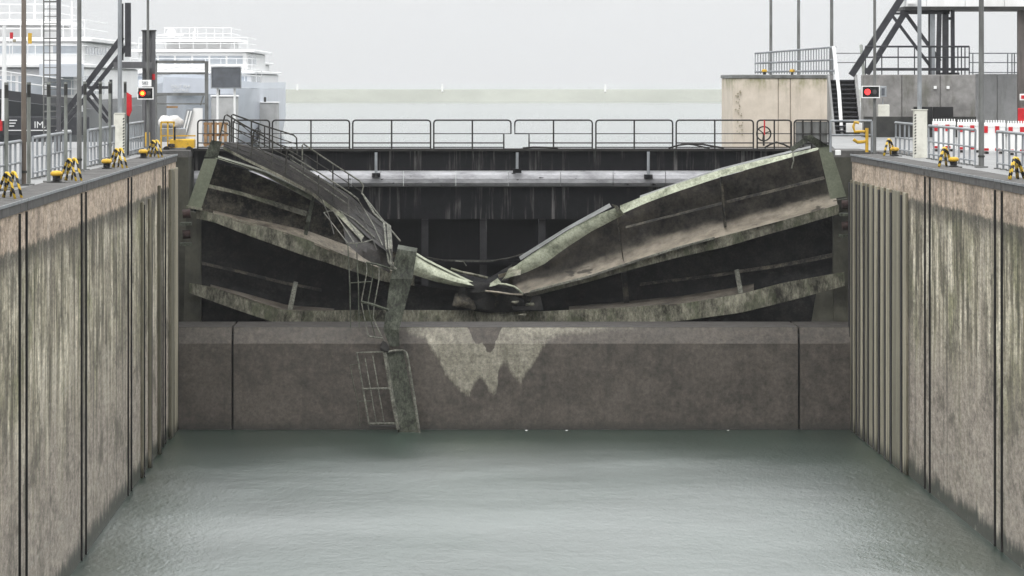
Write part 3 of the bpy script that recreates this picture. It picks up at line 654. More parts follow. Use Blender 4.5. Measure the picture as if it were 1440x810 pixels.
P(Rr, 'top_flange', 'pale_steel', plate([(872, 289), (905, 276), (950, 259), (1010, 240), (1070, 225), (1120, 214), (1152, 207)], [(873, 301), (905, 287), (950, 270), (1010, 250), (1070, 233), (1120, 219), (1150, 211)], .15, 0, 28, 3, .05, .05, 0, 26))
P(Rr, 'top_lip', 'galv_dark', plate([(900, 275), (1010, 237), (1090, 217), (1140, 205)], [(900, 278), (1010, 240), (1090, 220), (1140, 208)], .5, .2, 20, 1, .05, .03, 0, 27))
P(Rr, 'box_girder', 'pale_steel', plate([(716, 381), (740, 362), (797, 325), (830, 306), (869, 291)], [(706, 394), (740, 383), (766, 371), (797, 348), (832, 325), (875, 303)], -.3, -.15, 24, 5, .06, .08, -.06, 28))
P(Rr, 'box_girder_top', 'galv_dark', plate([(730, 361), (797, 319), (857, 286)], [(732, 366), (797, 324), (860, 291)], .25, -.33, 20, 2, .05, .03, 0, 29))
P(Rr, 'splice_plate', 'girder', plate([(860, 287), (868, 289)], [(872, 301), (879, 302)], -.4, -.35, 2, 4, .1, .02, 0, 30))
P(Rr, 'stiffener', 'steel_silt', plate([(880, 318), (940, 303), (1018, 283), (1080, 268), (1158, 248)], [(880, 321), (940, 306), (1018, 287), (1080, 272), (1160, 252)], SK * .5, .5, 24, 2, .05, .06, 0, 31))
P(Rr, 'middle_flange', 'girder', plate([(736, 413), (790, 400), (830, 389), (880, 372), (950, 350), (1020, 331), (1100, 310), (1180, 288)], [(742, 418), (790, 406), (830, 396), (880, 381), (950, 363), (1020, 347), (1100, 324), (1180, 301)], -.1, 0, 32, 3, .05, .08, 0, 33))
P(Rr, 'edge_strip', 'cage', plate([(745, 409), (830, 387), (880, 370), (950, 348), (1005, 333)], [(745, 412), (830, 390), (880, 373), (950, 351), (1005, 336)], -.2, -.2, 20, 1, .06, .03, 0, 34))
P(Rr, 'lower_flange', 'girder', plate([(690, 437), (760, 438), (880, 432), (960, 427), (1040, 414), (1100, 398), (1188, 382)], [(690, 458), (760, 458), (880, 456), (960, 451), (1040, 440), (1100, 426), (1188, 402)], 0, .05, 34, 3, .05, .06, 0, 35))
P(Rr, 'lower_web', 'mud_dark', plate([(800, 431), (880, 424), (960, 416), (1035, 404), (1060, 399)], [(800, 436), (880, 432), (960, 427), (1035, 415), (1060, 409)], SK, .02, 18, 2, .04, .05, 0, 36, False))
P(Rr, 'heel_plate', 'green_plate', plate([(1151, 208), (1167, 204)], [(1168, 280), (1190, 276)], -.25, -.25, 4, 8, .06, .02, 0, 37))
P(Rr, 'heel_plate_top', 'dull_plate', plate([(1128, 192), (1140, 189), (1162, 203)], [(1150, 208), (1156, 207), (1167, 206)], -.35, -.25, 6, 4, .08, .2, 0, 38))
P(Rr, 'bent_bracket', 'dull_plate', plate([(1110, 209), (1130, 194)], [(1114, 214), (1138, 198)], -.2, -.3, 5, 2, .06, .1, 0, 39))
P(Rr, 'strut', 'cage', plate([(1033, 380), (1039, 379)], [(1040, 422), (1047, 421)], .3, .1, 2, 4, .15, 0, 0, 40))
P(Rr, 'diaphragm', 'steel_silt', plate([(1013, 249), (1016, 248)], [(1019, 320), (1022, 319)], .3, .3, 2, 6, .5, .05, 0, 41))
P(Rr, 'torn_edge', 'steel_silt', plate([(867, 303), (869, 303)], [(875, 362), (878, 370)], .6, .1, 2, 8, .06, .25, .25, 42))
P(Rr, 'heel_post', 'recess', plate([(1172, 282), (1192, 279)], [(1172, 460), (1196, 460)], .55, .55, 3, 10, .5, .05, 0, 43))
P(Rr, 'corner_plate', 'recess', plate([(1150, 400), (1190, 388)], [(1140, 461), (1190, 461)], .9, .7, 3, 4, .1, .05, 0, 44))
for py in (288, 318):
    hb = MB(); a = W(1184, py, 173.8); hb.tube([a, a + Vector((.28, 0, .02))], .16, 10); hb.build('hinge_roller', M['rust'], Rr, smooth='auto')
    MB().box(W(1182, py + 12, 173.6), W(1197, py + 15, 174.4)).build('hinge_bracket', M['dull_plate'], Rr)
MB().tube([W(1115, 213, 174.6), W(1116, 226, 174.5), W(1113, 237, 174.5)], .025).build('dangling_wire', M['cage'], Rr)
P(L, 'lower_stiffener', 'steel_silt', plate([(284, 368), (345, 382), (400, 396), (452, 406)], [(284, 372), (345, 386), (400, 400), (452, 410)], SK * .8, SK * .75, 18, 1, .05, .08, 0, 51))
P(Rr, 'lower_stiffener', 'steel_silt', plate([(900, 398), (1000, 386), (1090, 372), (1182, 354)], [(900, 402), (1000, 390), (1090, 377), (1182, 360)], SK * .8, SK * .75, 18, 1, .05, .08, 0, 52))
P(Rr, 'vertical_stiffener', 'steel_silt', plate([(874, 384), (881, 382)], [(878, 432), (886, 432)], SK * .7, SK * .7, 2, 5, .2, .05, 0, 53))
for q, (ax, ay, bx, by, cx, cy, dx, dy, mt) in enumerate(((655, 405, 700, 408, 650, 428, 694, 436, 'steel_black'), (690, 410, 748, 416, 698, 432, 742, 434, 'steel_silt'), (640, 412, 672, 410, 636, 430, 668, 434, 'steel_silt'),
        (705, 404, 724, 406, 700, 414, 730, 416, 'girder'), (716, 420, 760, 418, 722, 436, 764, 437, 'steel_black'), (668, 398, 690, 401, 664, 408, 688, 412, 'dull_plate'), (716, 378, 736, 372, 708, 392, 732, 388, 'girder'))):
    P(Rr if ax > 685 else L, 'crumpled_plate', mt, plate([(ax, ay), (bx, by)], [(cx, cy), (dx, dy)], -.55 + .1 * q, -.2 - .08 * q, 8, 6, .04, .55, .1, 60 + q))
# torn middle: shards, folded rims, sagging cable
P(Rr, 'shard', 'pale_steel', plate([(684, 402), (700, 391)], [(690, 403), (706, 399)], -.4, -.5, 4, 3, .05, .1, 0, 45))
P(Rr, 'shard', 'shelf', plate([(700, 386), (730, 379)], [(702, 391), (728, 385)], -.2, -.1, 5, 2, .05, .1, 0, 46))
P(Rr, 'folded_rim', 'steel_black', plate([(700, 399), (722, 402), (737, 413)], [(682, 409), (710, 413), (736, 416)], -.2, -.5, 10, 3, .05, .15, 0, 47))
MB().tube([W(700, 399, 177), W(712, 400, 176.9), (W(723, 403, 176.9)), W(730, 408, 176.9), W(735, 414, 176.9)], .04).build('rim_edge', M['pale_steel'], Rr, smooth=True)
MB().tube([W(682, 409, 176.8), W(700, 411, 176.8), W(720, 414, 176.8), W(735, 414.5, 176.8)], .035).build('rim_edge', M['shelf'], Rr, smooth=True)
P(L, 'folded_plate', 'steel_black', plate([(648, 396), (690, 398), (735, 412)], [(640, 432), (690, 440), (740, 436)], -.35, -.1, 14, 6, .06, .4, -.1, 48))
P(L, 'back_plate', 'steel_black', plate([(620, 378), (660, 386), (690, 390), (720, 372)], [(640, 398), (665, 402), (690, 402), (716, 392)], 1.2, .6, 12, 3, .05, .3, 0, 49))
MB().tube([W(634, 378, 178.5), W(650, 383, 178.4), W(670, 387, 178.3), W(686, 391, 178.2)], .05).build('bent_rod', M['girder'], L, smooth=True)
MB().tube([W(600, 362, 179.4), W(622, 366, 179.4), W(655, 367.5, 179.4), W(690, 367.5, 179.4), (W(716, 363, 179.4)), W(740, 356, 179)], .03).build('sagging_cable', M['walk_rail'], Rr, smooth=True)
MB().tube([W(640, 367, 179.3), W(652, 368, 179.3), W(656, 374, 179.3)], .02).build('loose_wire', M['cage'], L, smooth=True)
for px, py in ((724, 425), (735, 443), (745, 428)): MB().sphere(W(px, py, 176.7), .1, 6, 4, (1.5, .5, .6), .8).build('debris', M['girder'], Rr)

# ------------------------------------------------------------------ collapsed walkway with railings, ladder cage and hanging plates
def walkway():
    t = thing('collapsed_walkway', W(560, 604, 169), 'collapsed steel gate walkway with bent railings and cage hanging into water', 'walkway')
    def Y(py): return 175.2 if py < 300 else 175.2 - (py - 300) / 50 * 5.3 if py < 350 else 169.9 - (py - 350) / 130 * .7 if py < 480 else 169.2 - (py - 480) / 120 * .5
    def YN(px, py):
        return min(yg(px) - .5, 175.0 + max(0, (px - 300)) * .004) if py < 300 else Y(py)
    def G(top, bot, name, mat, n=16, m=3, th=.05, dent=.06, dy=(0, 0)):
        rows = []
        for j in range(m + 1):
            v = j / m; r = []
            for i in range(n + 1):
                a = lerp_poly(top, i / n); c = lerp_poly(bot, i / n); px, py = a[0] + (c[0] - a[0]) * v, a[1] + (c[1] - a[1]) * v
                p = W(px, py, YN(px, py) + dy[0] + (dy[1] - dy[0]) * v); p.y += dent * mnoise.noise((px * .06, py * .06, 3)); r.append(p)
            rows.append(r)
        return MB().grid(rows[::-1], (0, th, 0)).build(name, M[mat], t, smooth='auto')
    G([(316, 199), (350, 204), (400, 222), (440, 243), (490, 273), (520, 300), (548, 322)], [(314, 206), (345, 222), (395, 246), (436, 268), (480, 298), (515, 332), (552, 360)], 'deck', 'walk_deck', 26, 4, .06, .1, (.9, 0))
    G([(314, 206), (345, 222), (395, 246), (436, 268), (478, 298), (512, 332)], [(314, 210), (345, 226), (395, 250), (436, 273), (476, 304), (508, 338)], 'side_beam', 'girder', 22, 1, .1, .05)
    G([(480, 300), (520, 330), (552, 350)], [(486, 342), (510, 362), (548, 384)], 'torn_deck', 'walk_deck', 12, 4, .05, .3, (.6, .2))
    G([(560, 344), (587, 349)], [(549, 392), (580, 392)], 'hanging_plate', 'dull_plate', 5, 8, .06, .12)
    G([(549, 392), (580, 392)], [(539, 464), (561, 464)], 'hanging_plate', 'dull_plate', 5, 10, .06, .15)
    G([(539, 464), (561, 464)], [(548, 487), (562, 487)], 'hanging_plate', 'dull_plate', 4, 4, .06, .1)
    for q in range(3):
        v = (q + .5) / 3
        top = [(316, 199), (350, 204), (400, 222), (440, 243), (490, 273), (520, 300), (548, 322)]; bot = [(314, 206), (345, 222), (395, 246), (436, 268), (480, 298), (515, 332), (552, 360)]
        pts = []
        for i in range(15):
            a = lerp_poly(top, i / 14); c = lerp_poly(bot, i / 14); px, py = a[0] + (c[0] - a[0]) * v + random.uniform(-.5, .5), a[1] + (c[1] - a[1]) * v + random.uniform(-.6, .6)
            pts.append(W(px, py, YN(px, py) + .82 * (1 - v) - .05))
        MB().tube(pts, .012, 4).build('grating_bar', M['walk_rail'], t)
    # lower plate into the water, with raised pale rims
    a0, a1, b0, b1 = (541, 497), (567, 493), (562, 622), (591, 620)
    G([a0, a1], [b0, b1], 'lower_plate', 'dull_plate', 3, 12, .05, .02)
    def S(pts, r, name='rail', mat='walk_rail', dy=-.08, n=5):
        P = [W(a, c, YN(a, c) + dy) for a, c in pts]; return MB().tube(P, r, n).build(name, M[mat], t, smooth='auto')
    S([(541, 496), (551, 556), (560, 604)], .075, 'plate_rim', 'cage'); S([(567, 493), (571, 496), (573, 503), (582, 556), (591, 618)], .05, 'plate_rim', 'cage')
    S([(541, 496), (555, 493), (567, 493)], .035, 'plate_rim', 'cage')
    # far side railing, upper run (y offset behind)
    r1, r2 = .03, .019
    far = .8
    for q in ([(325.5, 200), (325.5, 162), (328, 161), (372, 177), (413, 190), (417, 194), (418, 216)],): S(q, r1, 'handrail', dy=far)
    for q in ([(326, 171), (372, 188), (418, 203)], [(326, 180), (372, 197), (418, 211)]): S(q, r2, 'rail', dy=far)
    S([(372, 177), (372, 208)], r1, 'post', dy=far)
    # near side railing, upper run
    S([(308, 196), (316, 163), (319, 161.5), (345, 177), (380, 197), (410, 214), (424, 222)], r1, 'handrail')
    for q in ([(314, 172), (345, 190), (382, 209), (406, 221)], [(311, 183), (345, 201), (385, 221), (403, 233)]): S(q, r2)
    for q in ([(357, 185), (353, 219)], [(403, 211), (401, 248)]): S(q, r1, 'post')
    S([(357, 185), (362, 180), (366, 183), (364, 205)], r2, 'bent_bar')
    # far side, lower run
    S([(425, 225), (425, 204), (427, 202.5), (468, 230), (505, 254), (511, 261), (509, 272), (540, 312), (563, 339)], r1, 'handrail', 'cage', dy=far)
    for q in ([(427, 217), (468, 243), (509, 270)], [(427, 228), (468, 256), (505, 280)]): S(q, r2, 'rail', 'walk_rail', dy=far)
    S([(468, 232), (468, 254)], r1, 'post', dy=far)
    # near side, lower run
    S([(406, 217), (450, 244), (493, 272), (503, 280)], r1, 'handrail', 'cage')
    for q in ([(408, 224), (450, 250), (491, 280)], [(407, 232), (448, 259), (489, 287)]): S(q, r2, 'rail', 'cage')
    for q in ([(448, 246), (448, 274)], [(490, 274), (490, 302)]): S(q, r1, 'post')
    for q in ([(336, 171), (334, 212)], [(384, 199), (381, 239)], [(427, 231), (425, 262)], [(469, 257), (468, 290)]): S(q, r2, 'post')
    for q in ([(395, 184), (395, 214)], [(446, 216), (446, 238)], [(490, 245), (490, 266)]): S(q, r2, 'post', dy=far)
    S([(503, 280), (512, 294), (526, 318), (538, 345)], r2, 'bent_bar', 'cage'); S([(500, 290), (510, 306), (522, 330), (530, 352)], r2, 'bent_bar', 'walk_rail')
    S([(330, 168), (352, 186), (358, 200), (372, 214)], r2, 'bent_bar', 'walk_rail', dy=.3); S([(436, 262), (452, 280), (462, 302), (470, 330)], r2, 'bent_bar', 'walk_rail', dy=-.2)
    # bundle bending down
    S([(512, 276), (526, 300), (540, 313), (543, 345), (547, 370), (557, 379)], .04, 'bent_bar', 'cage')
    S([(540, 312), (548, 318), (550, 345), (550, 372), (557, 379)], .05, 'bent_bar', 'cage')
    S([(545, 316), (547, 350), (553, 375)], .03, 'bent_bar', 'cage')
    # flattened cage hoop
    c1 = .021
    S([(489, 342), (455.5, 299), (463, 297), (476.5, 295.5), (498, 308), (527, 334)], c1, 'cage_hoop', 'cage')
    S([(489, 342), (500, 342.5), (511, 341), (524, 337)], c1, 'cage_hoop', 'cage')
    S([(469, 297), (483, 318), (498, 341)], c1, 'cage_bar', 'cage'); S([(479, 297), (495, 317), (509, 340)], c1, 'cage_bar', 'cage')
    # long thin uprights
    S([(489, 342), (492, 400), (493, 462)], .02, 'cage_bar', 'dull_plate'); S([(501, 342), (504, 400), (505, 461)], .02, 'cage_bar', 'dull_plate')
    S([(493, 398), (506, 397), (523, 396)], .02, 'cage_bar', 'dull_plate')
    # middle cage
    S([(515, 369), (530, 372), (557, 380)], .04, 'cage_hoop', 'dull_plate'); S([(508, 424.5), (526, 429), (546, 436)], .05, 'cage_hoop', 'dull_plate')
    S([(518, 473), (528, 474.5), (538, 476)], .03, 'cage_hoop', 'cage')
    S([(515, 369), (516, 382), (508, 424.5), (513, 450), (518, 473)], c1, 'cage_bar', 'cage')
    S([(524, 372), (524, 389), (517, 428), (522, 452), (528, 474)], c1, 'cage_bar', 'dull_plate')
    S([(533, 375), (533, 393), (526, 431), (525, 448), (538, 476), (546, 488)], c1, 'cage_bar', 'cage')
    MB().sphere(W(541, 489, 169.1), .16, 8, 6, (1, .8, 1.3), .5).build('crushed_joint', M['rail_black'], t)
    # lower cage
    S([(501.5, 496), (520, 495.5), (540, 495)], c1, 'cage_hoop', 'cage'); S([(501.5, 496), (510, 545), (519, 597)], .032, 'cage_bar', 'cage')
    S([(513, 503), (521, 548), (529, 595)], .022, 'cage_bar', 'cage'); S([(524, 500), (532, 547), (540, 595)], .022, 'cage_bar', 'cage')
    S([(511, 547), (553, 546)], .035, 'cage_hoop', 'cage'); S([(518, 596), (562, 595.5)], .04, 'cage_hoop', 'cage'); S([(519, 600), (563, 599.5)], .045, 'cage_hoop', 'rail_black')
    S([(509, 511), (492, 513.5), (497, 540), (503, 564.5), (522, 564)], .018, 'cage_bar', 'dull_plate'); S([(503, 564.5), (506, 600)], .016, 'cage_bar', 'dull_plate')
walkway()

# ------------------------------------------------------------------ quay furniture
def qY(py): return 17854 / (py - 112)
def guard_rail(side, x, y0, y1, label, step=1.5):
    t = thing('guard_railing', (x, (y0 + y1) / 2, COPE), label, 'railing', 'galvanised railings along the quay edges')
    n = max(2, round((y1 - y0) / step)); H = 1.1
    for k in range(n + 1):
        y = y0 + (y1 - y0) * k / n; tl = random.uniform(-.02, .02)
        MB().bar((x, y, COPE - .01), (x + tl, y, COPE + H), .06, .05, (0, 1, 0)).build('post', M['galv'], t)
        MB().box((x - .1, y - .1, COPE - .01), (x + .1, y + .1, COPE + .02)).build('foot_plate', M['galv_dark'], t)
    MB().tube([(x, y0, COPE + H), (x, y1, COPE + H)], .045, 8).build('top_rail', M['galv'], t, smooth='auto')
    for z in (.57, .15): MB().tube([(x, y0, COPE + z), (x, y1, COPE + z)], .03, 6).build('rail', M['galv'], t, smooth='auto')
guard_rail(-1, -13.3, 92, 120.5, 'galvanised railing run behind the first hazard hoop, nearest on ship side')
guard_rail(-1, -13.6, 128, 141.5, 'galvanised railing run between the dark name hull and first yellow bollard')
guard_rail(-1, -13.4, 146, 158, 'galvanised railing run below the red lifebuoy case and steel diagonal')
guard_rail(-1, -13.5, 166, 176, 'short galvanised railing run under the lit orange signal')
guard_rail(1, 13.9, 110, 143, 'galvanised railing run ending at picture edge in front of red white barriers')
guard_rail(1, 13.75, 147.5, 161, 'galvanised railing run between cream cabinet and tall barrier lamp post')
guard_rail(1, 13.75, 164.5, 172.5, 'galvanised railing run between red signal pole and cream cabinet')

def striped_hoop(loc, label, sc_=1.0):
    x, y = loc; s = math.copysign(1, x)
    t = thing('ladder_hoop', (x, y, COPE), label, 'grab rail', 'striped hoops over the wall ladders')
    H = .56 * sc_
    prof = [(-.21, -.02), (-.13, .3), (-.07, .5), (-.03, .57), (.02, .57), (.07, .5), (.16, .26), (.27, -.02)]
    for dy, dx in ((-.7, 0), (.2, .07)):
        MB().tube([(x + dx + s * a, y + dy + 1.2 * (a + .2), COPE + h * sc_) for a, h in prof], .03, 8).build('hoop_tube', M['hazard'], t, smooth=True)
        MB().tube([(x + dx, y + dy + .25, COPE + .54), (x + dx + s * .12, y + dy + .9, COPE - .02)], .028, 8).build('brace', M['hazard'], t, smooth=True)
def bollard(loc, label):
    x, y = loc
    t = thing('mooring_bollard', (x, y, COPE), label, 'bollard', 'yellow topped mooring bollards')
    MB().lathe((x, y, COPE), [(.15, -.01), (.15, .03), (.105, .05), (.1, .13), (.11, .17)], 16).build('stem', M['black'], t, smooth='auto')
    MB().lathe((x, y, COPE), [(.1, .165), (.145, .18), (.16, .215), (.155, .26), (.11, .295), (.04, .305)], 16).build('cap', M['yellow'], t, smooth=True)
    MB().cbox((x - .24, y - .24, COPE - .02), (x + .24, y + .24, COPE + .012), .005).build('base_plate', M['dark_cap'], t)
for px, Y, lab in ((12, 107.4, 'striped black yellow hoop at the picture edge nearest on ship side'), (99, 125.8, 'striped hoop beside the first yellow bollard under the tall grey pole'),
                   (165, 144.2, 'striped hoop at foot of the pole with cream cabinet by lifebuoy'), (216.5, 163.5, 'striped hoop next to the yellow machine'),
                   (1249, 167, 'striped hoop beneath the red signal'), (1327, 146, 'striped hoop beside bollard in front of cream cabinet railing'), (1427, 127.5, 'striped hoop at picture edge below the red sign')):
    striped_hoop((WX(px, Y), Y), lab)
for px, Y, lab in ((79.5, 123.5, 'yellow topped bollard near the dark hull and first striped hoops'), (150, 142, 'yellow topped bollard before the cream cabinet by lifebuoy'), (201.5, 161.3, 'yellow topped bollard under the lit orange signal'),
                   (1258, 166.6, 'yellow topped bollard beneath the red signal'), (1341, 145.4, 'yellow topped bollard in front of the red white barriers')):
    bollard((WX(px, Y), Y), lab)

def tall_pole(px, Y, r, top, label, mat='galv_dark', base=COPE, lampdir=1, arm=True):
    x = WX(px, Y)
    t = thing('lamp_post', (x, Y, base), label, 'lamp post', 'tall lamp posts on the quays')
    MB().tube([(x, Y, base - .01), (x, Y, base + 1.5), (x, Y, top)], [r, r, r * .75], 10).build('pole', M[mat], t, smooth='auto')
    MB().cbox((x - r * 2.2, Y - r * 2.2, base - .01), (x + r * 2.2, Y + r * 2.2, base + .03), .005).build('foot_plate', M['galv_dark'], t)
    MB().tube([(x, Y, base + .3), (x, Y, base + .36)], r * 1.25, 10).build('collar', M['dark_cap'], t)
    if arm:
        MB().tube([(x, Y, top - .05), (x + lampdir * .5, Y, top + .12), (x + lampdir * 1.1, Y, top + .15)], .035, 6).build('arm', M[mat], t)
        MB().cbox((x + lampdir * .95, Y - .14, top + .09), (x + lampdir * 1.6, Y + .14, top + .2), .02).build('lamp_head', M['galv'], t)
    return t
tall_pole(33.5, 120.6, .066, 19.8, 'tall brown stained lamp post nearest picture edge before the ships', 'post_brown')
tall_pole(111.5, 139, .07, 19.8, 'tall grey lamp post between the ladder mast and steel diagonal')
tall_pole(1380, 145, .085, 19.8, 'tall grey lamp post standing before the red white barriers', 'galv_dark', lampdir=-1)
for px, Y, lab in ((1084, 300, 'thin lamp post leftmost of three behind the pale concrete block'), (1123, 285, 'thin lamp post in the middle behind pale concrete block railing'), (1169.5, 262, 'thin lamp post rising at the stair end of the block railing')):
    tall_pole(px, Y, .1, 24, lab, 'galv_dark', base=9.7, lampdir=1)
struct(MB().cbox((17.8, 262.01, 4), (60, 303, 9.72), .05).build('pavement_upstream', M['paving']))
# dark fittings on the poles
# posts with dark tops beside the ship side railing
posts = [(9, 115.5), (40.5, 121), (68.5, 124.6), (92.5, 136), (119.5, 141), (141, 150), (154.5, 155), (176, 164)]
for i, (px, Y) in enumerate(posts):
    x = WX(px, Y)
    t = thing('short_post', (x, Y, COPE), f'{ORD[i]} short weathered post with dark top counted from picture edge, ship side railing', 'post', 'short posts along the ship side railing')
    MB().tube([(x, Y, COPE - .01), (x, Y, COPE + 2.2)], .05, 8).build('shaft', M['post'], t, smooth='auto')
    MB().tube([(x, Y, COPE + 2.2), (x, Y, COPE + 2.52)], .052, 8).build('sleeve', M['dark_cap'], t, smooth='auto')
    MB().tube([(x, Y, COPE + 2.52), (x, Y, COPE + 2.58)], .054, 8).build('cap', M['post'], t, smooth='auto')
    MB().cbox((x - .14, Y - .14, COPE - .01), (x + .14, Y + .14, COPE + .025), .005).build('foot_plate', M['galv_dark'], t)

def cabinet_pole(px, Y, label, side):
    x = WX(px, Y); s = Y / FPX
    t = thing('cabinet_lamp_post', (x, Y, COPE), label, 'lamp post', 'lamp posts with cream base cabinets')
    w = 6.5 * s if side < 0 else 10 * s; zt_ = WZ(160, Y) if side < 0 else WZ(155, Y)
    MB().cbox((x - w + .04 * side, Y - w, COPE - .01), (x + w, Y + w, zt_), .02).build('cabinet', M['cream'], t)
    MB().box((x - w - .02, Y - w - .02, zt_), (x + w + .02, Y + w + .02, zt_ + .03)).build('cabinet_lid', M['cream'], t)
    z = COPE + .12
    ex = x + w + .004 if side < 0 else x - w + .1
    while z < zt_ - .1:
        MB().bar((ex - .05, Y - w - .004, z), (ex, Y - w - .004, z + .045), .012, .035, (0, 0, 1)).build('stripe', M['black'], t); z += .1
    MB().tube([(x, Y, zt_), (x, Y, 19.5)], [.075, .06], 10).build('pole', M['galv'], t, smooth='auto')
    MB().tube([(x, Y, 19.45), (x - side * .6, Y, 19.6), (x - side * 1.1, Y, 19.62)], .035).build('arm', M['galv'], t)
    MB().cbox((x - side * .95, Y - .14, 19.55), (x - side * 1.6, Y + .14, 19.67), .02).build('lamp_head', M['galv'], t)
cabinet_pole(168.5, 160, 'grey lamp post on striped cream cabinet beside the red lifebuoy case', -1)
cabinet_pole(1293, 163, 'grey lamp post on striped cream cabinet beside the red white barriers', 1)

# red lifebuoy case on its stand
x, Y = WX(179.5, 166), 166
t = thing('lifebuoy_case', (x, Y, COPE), 'upright red lifebuoy case beside the striped cream cabinet', 'lifebuoy case')
MB().tube([(x, Y + .15, COPE - .01), (x, Y + .15, WZ(135, Y))], .04).build('stand', M['dark_cap'], t)
pts = [W(174, 134, Y), W(178, 129.5, Y), W(185, 134, Y), W(185.5, 155, Y), W(182, 164, Y), W(175, 160, Y)]
MB().prism(pts, (0, .13, 0)).build('case', M['red'], t)
MB().prism([p + Vector(((x - p.x) * .12, -.03, (WZ(147, Y) - p.z) * .1)) for p in pts], (0, .05, 0)).build('lid', M['red'], t)

# signals
def signal(px, Y, x0, x1, y0, y1, lit, label, polr, extra=None):
    x = WX(px, Y)
    t = thing('traffic_signal', (x, Y, COPE), label, 'traffic light', 'lock traffic lights')
    MB().tube([(x, Y, COPE - .01), (x, Y, 17.5)], [polr, polr * .8], 10).build('pole', M['galv_dark'], t, smooth='auto')
    a, c = W(x0, y1, Y - .2), W(x1, y0, Y - .2)
    MB().cbox((a.x, Y - .2, a.z), (c.x, Y - .06, c.z), .015).build('housing', M['black'], t)
    w = .035; fr = MB()
    fr.box((a.x - w, Y - .24, a.z - w), (a.x, Y - .1, c.z + w)).box((c.x, Y - .24, a.z - w), (c.x + w, Y - .1, c.z + w))
    fr.box((a.x, Y - .24, a.z - w), (c.x, Y - .1, a.z - .001)).box((a.x, Y - .24, c.z + .001), (c.x, Y - .1, c.z + w)); fr.build('white_border', M['white'], t)
    zc = (a.z + c.z) / 2; wd = c.x - a.x; rl = .11
    def disc(cx, r, y, name, mat, par): return MB().tube([(cx, y, zc), (cx, y + .05, zc)], r, 18).build(name, M[mat], par)
    o = disc(a.x + wd * .3, rl, Y - .235, 'lit_lens', 'lamp_red' if lit == 'orange' else 'lamp_red2', t)
    if lit == 'orange': disc(a.x + wd * .29, rl * .62, Y - .25, 'lamp_core', 'lamp_orange', t)
    disc(a.x + wd * .72, rl * .8, Y - .235, 'unlit_lens', 'lens_off', t)
    MB().tube([(a.x + wd * .3 + .16 * math.cos(R(k)), Y - .3, zc + .16 * math.sin(R(k))) for k in range(-10, 200, 15)], .014, 5).build('hood', M['black'], t)
    return t
t = signal(208, 178, 194.5, 214.5, 124, 138.5, 'orange', 'glowing orange red traffic signal with white border by grey column', .055)
MB().cbox(W(195, 121.5, 177.9), W(213, 112.5, 178.0), .01).build('name_board', M['white'], t)
lettering('582', M['grey_sign'], t, W(204, 117, 177.86), .16)
t = signal(1230, 172, 1213, 1236, 122, 136.5, 'red', 'lit red traffic signal with white border on pole by dark stairs', .06)
MB().cbox(W(1238, 136, 171.9), W(1246, 121, 172.1), .015).build('side_box', M['galv'], t)
MB().box(W(1240, 134, 171.88), W(1244, 124, 171.895)).build('side_panel', M['grey_sign'], t)
MB().cbox(W(1235, 163.5, 171.9), W(1250, 147, 172.15), .02).build('control_box', M['cream'], t)
MB().tube([W(1241.5, 147, 172), W(1241.5, 138, 172)], .02).build('conduit', M['galv'], t)

# ladder mast
Y = 175
x = WX(82.5, Y)
t = thing('ladder_mast', (x, Y, COPE), 'tall grey mast with a caged climbing ladder in front of white ship', 'mast')
MB().tube([(x, Y, COPE - .01), (x, Y, 20)], .085, 12).build('pole', M['column'], t, smooth='auto')
for px in (61.5, 70): MB().tube([W(px, 205, Y + .1), W(px, -90, Y + .1)], .025 if px < 65 else .018, 6).build('stringer', M['galv_dark'], t)
py = -80
while py < 200:
    MB().tube([W(61.5, py, Y + .1), W(81, py, Y + .1)], .016 if (py // 10) % 5 else .03, 5).build('rung', M['galv_dark'], t); py += 10.3

# dark steel raking frame, ship side
def beams(t, Y, lst, mat='dark_steel', name='beam'):
    for (p, q, w, d) in lst: MB().bar(W(*p, Y), W(*q, Y), d, w * Y / FPX, (0, 0, 1) if abs(p[0] - q[0]) > abs(p[1] - q[1]) * .2 else (1, 0, 0)).build(name, M[mat], t)
Y = 186
t = thing('raking_frame', W(80, 206, Y), 'dark steel raking frame with double diagonals before the ships', 'steel frame')
beams(t, Y, [((70, 188), (172, 52), 7.5, .25), ((78, 190), (178, 66), 6, .25), ((124, 123), (152, 123), 4, .15), ((119, 132), (152, 172), 5, .15), ((127, 128), (156, 166), 4.5, .15), ((156, 112), (156, 206), 4, .15)])
beams(t, Y, [((171, 5), (171, 85), 5, .25), ((180, 4), (180, 80), 8, .3), ((68, 206), (74, 184), 8, .3)], name='upright')
beams(t, Y, [((160, 91.5), (213, 91.5), 9, .35)], 'column', 'cross_beam')
t = thing('steel_column', W(209.5, 206, Y + .6), 'broad grey steel column behind the orange signal', 'column')
x0, x1 = WX(200.5, Y + .6), WX(218.5, Y + .6)
MB().box((x0, Y + .4, COPE), (x0 + .12, Y + .8, WZ(44, Y))).build('flange', M['column'], t); MB().box((x1 - .12, Y + .4, COPE), (x1, Y + .8, WZ(44, Y))).build('flange', M['column'], t)
MB().box((x0 + .121, Y + .55, COPE), (x1 - .121, Y + .65, WZ(44, Y))).build('web', M['column'], t)
MB().box((x0 - .03, Y + .35, WZ(44, Y)), (x1 + .03, Y + .85, WZ(42, Y))).build('cap_plate', M['dark_cap'], t)
MB().tube([W(216, 112, Y + .3), W(216, 104, Y + .3)], .06, 8).build('lamp', M['red'], t)

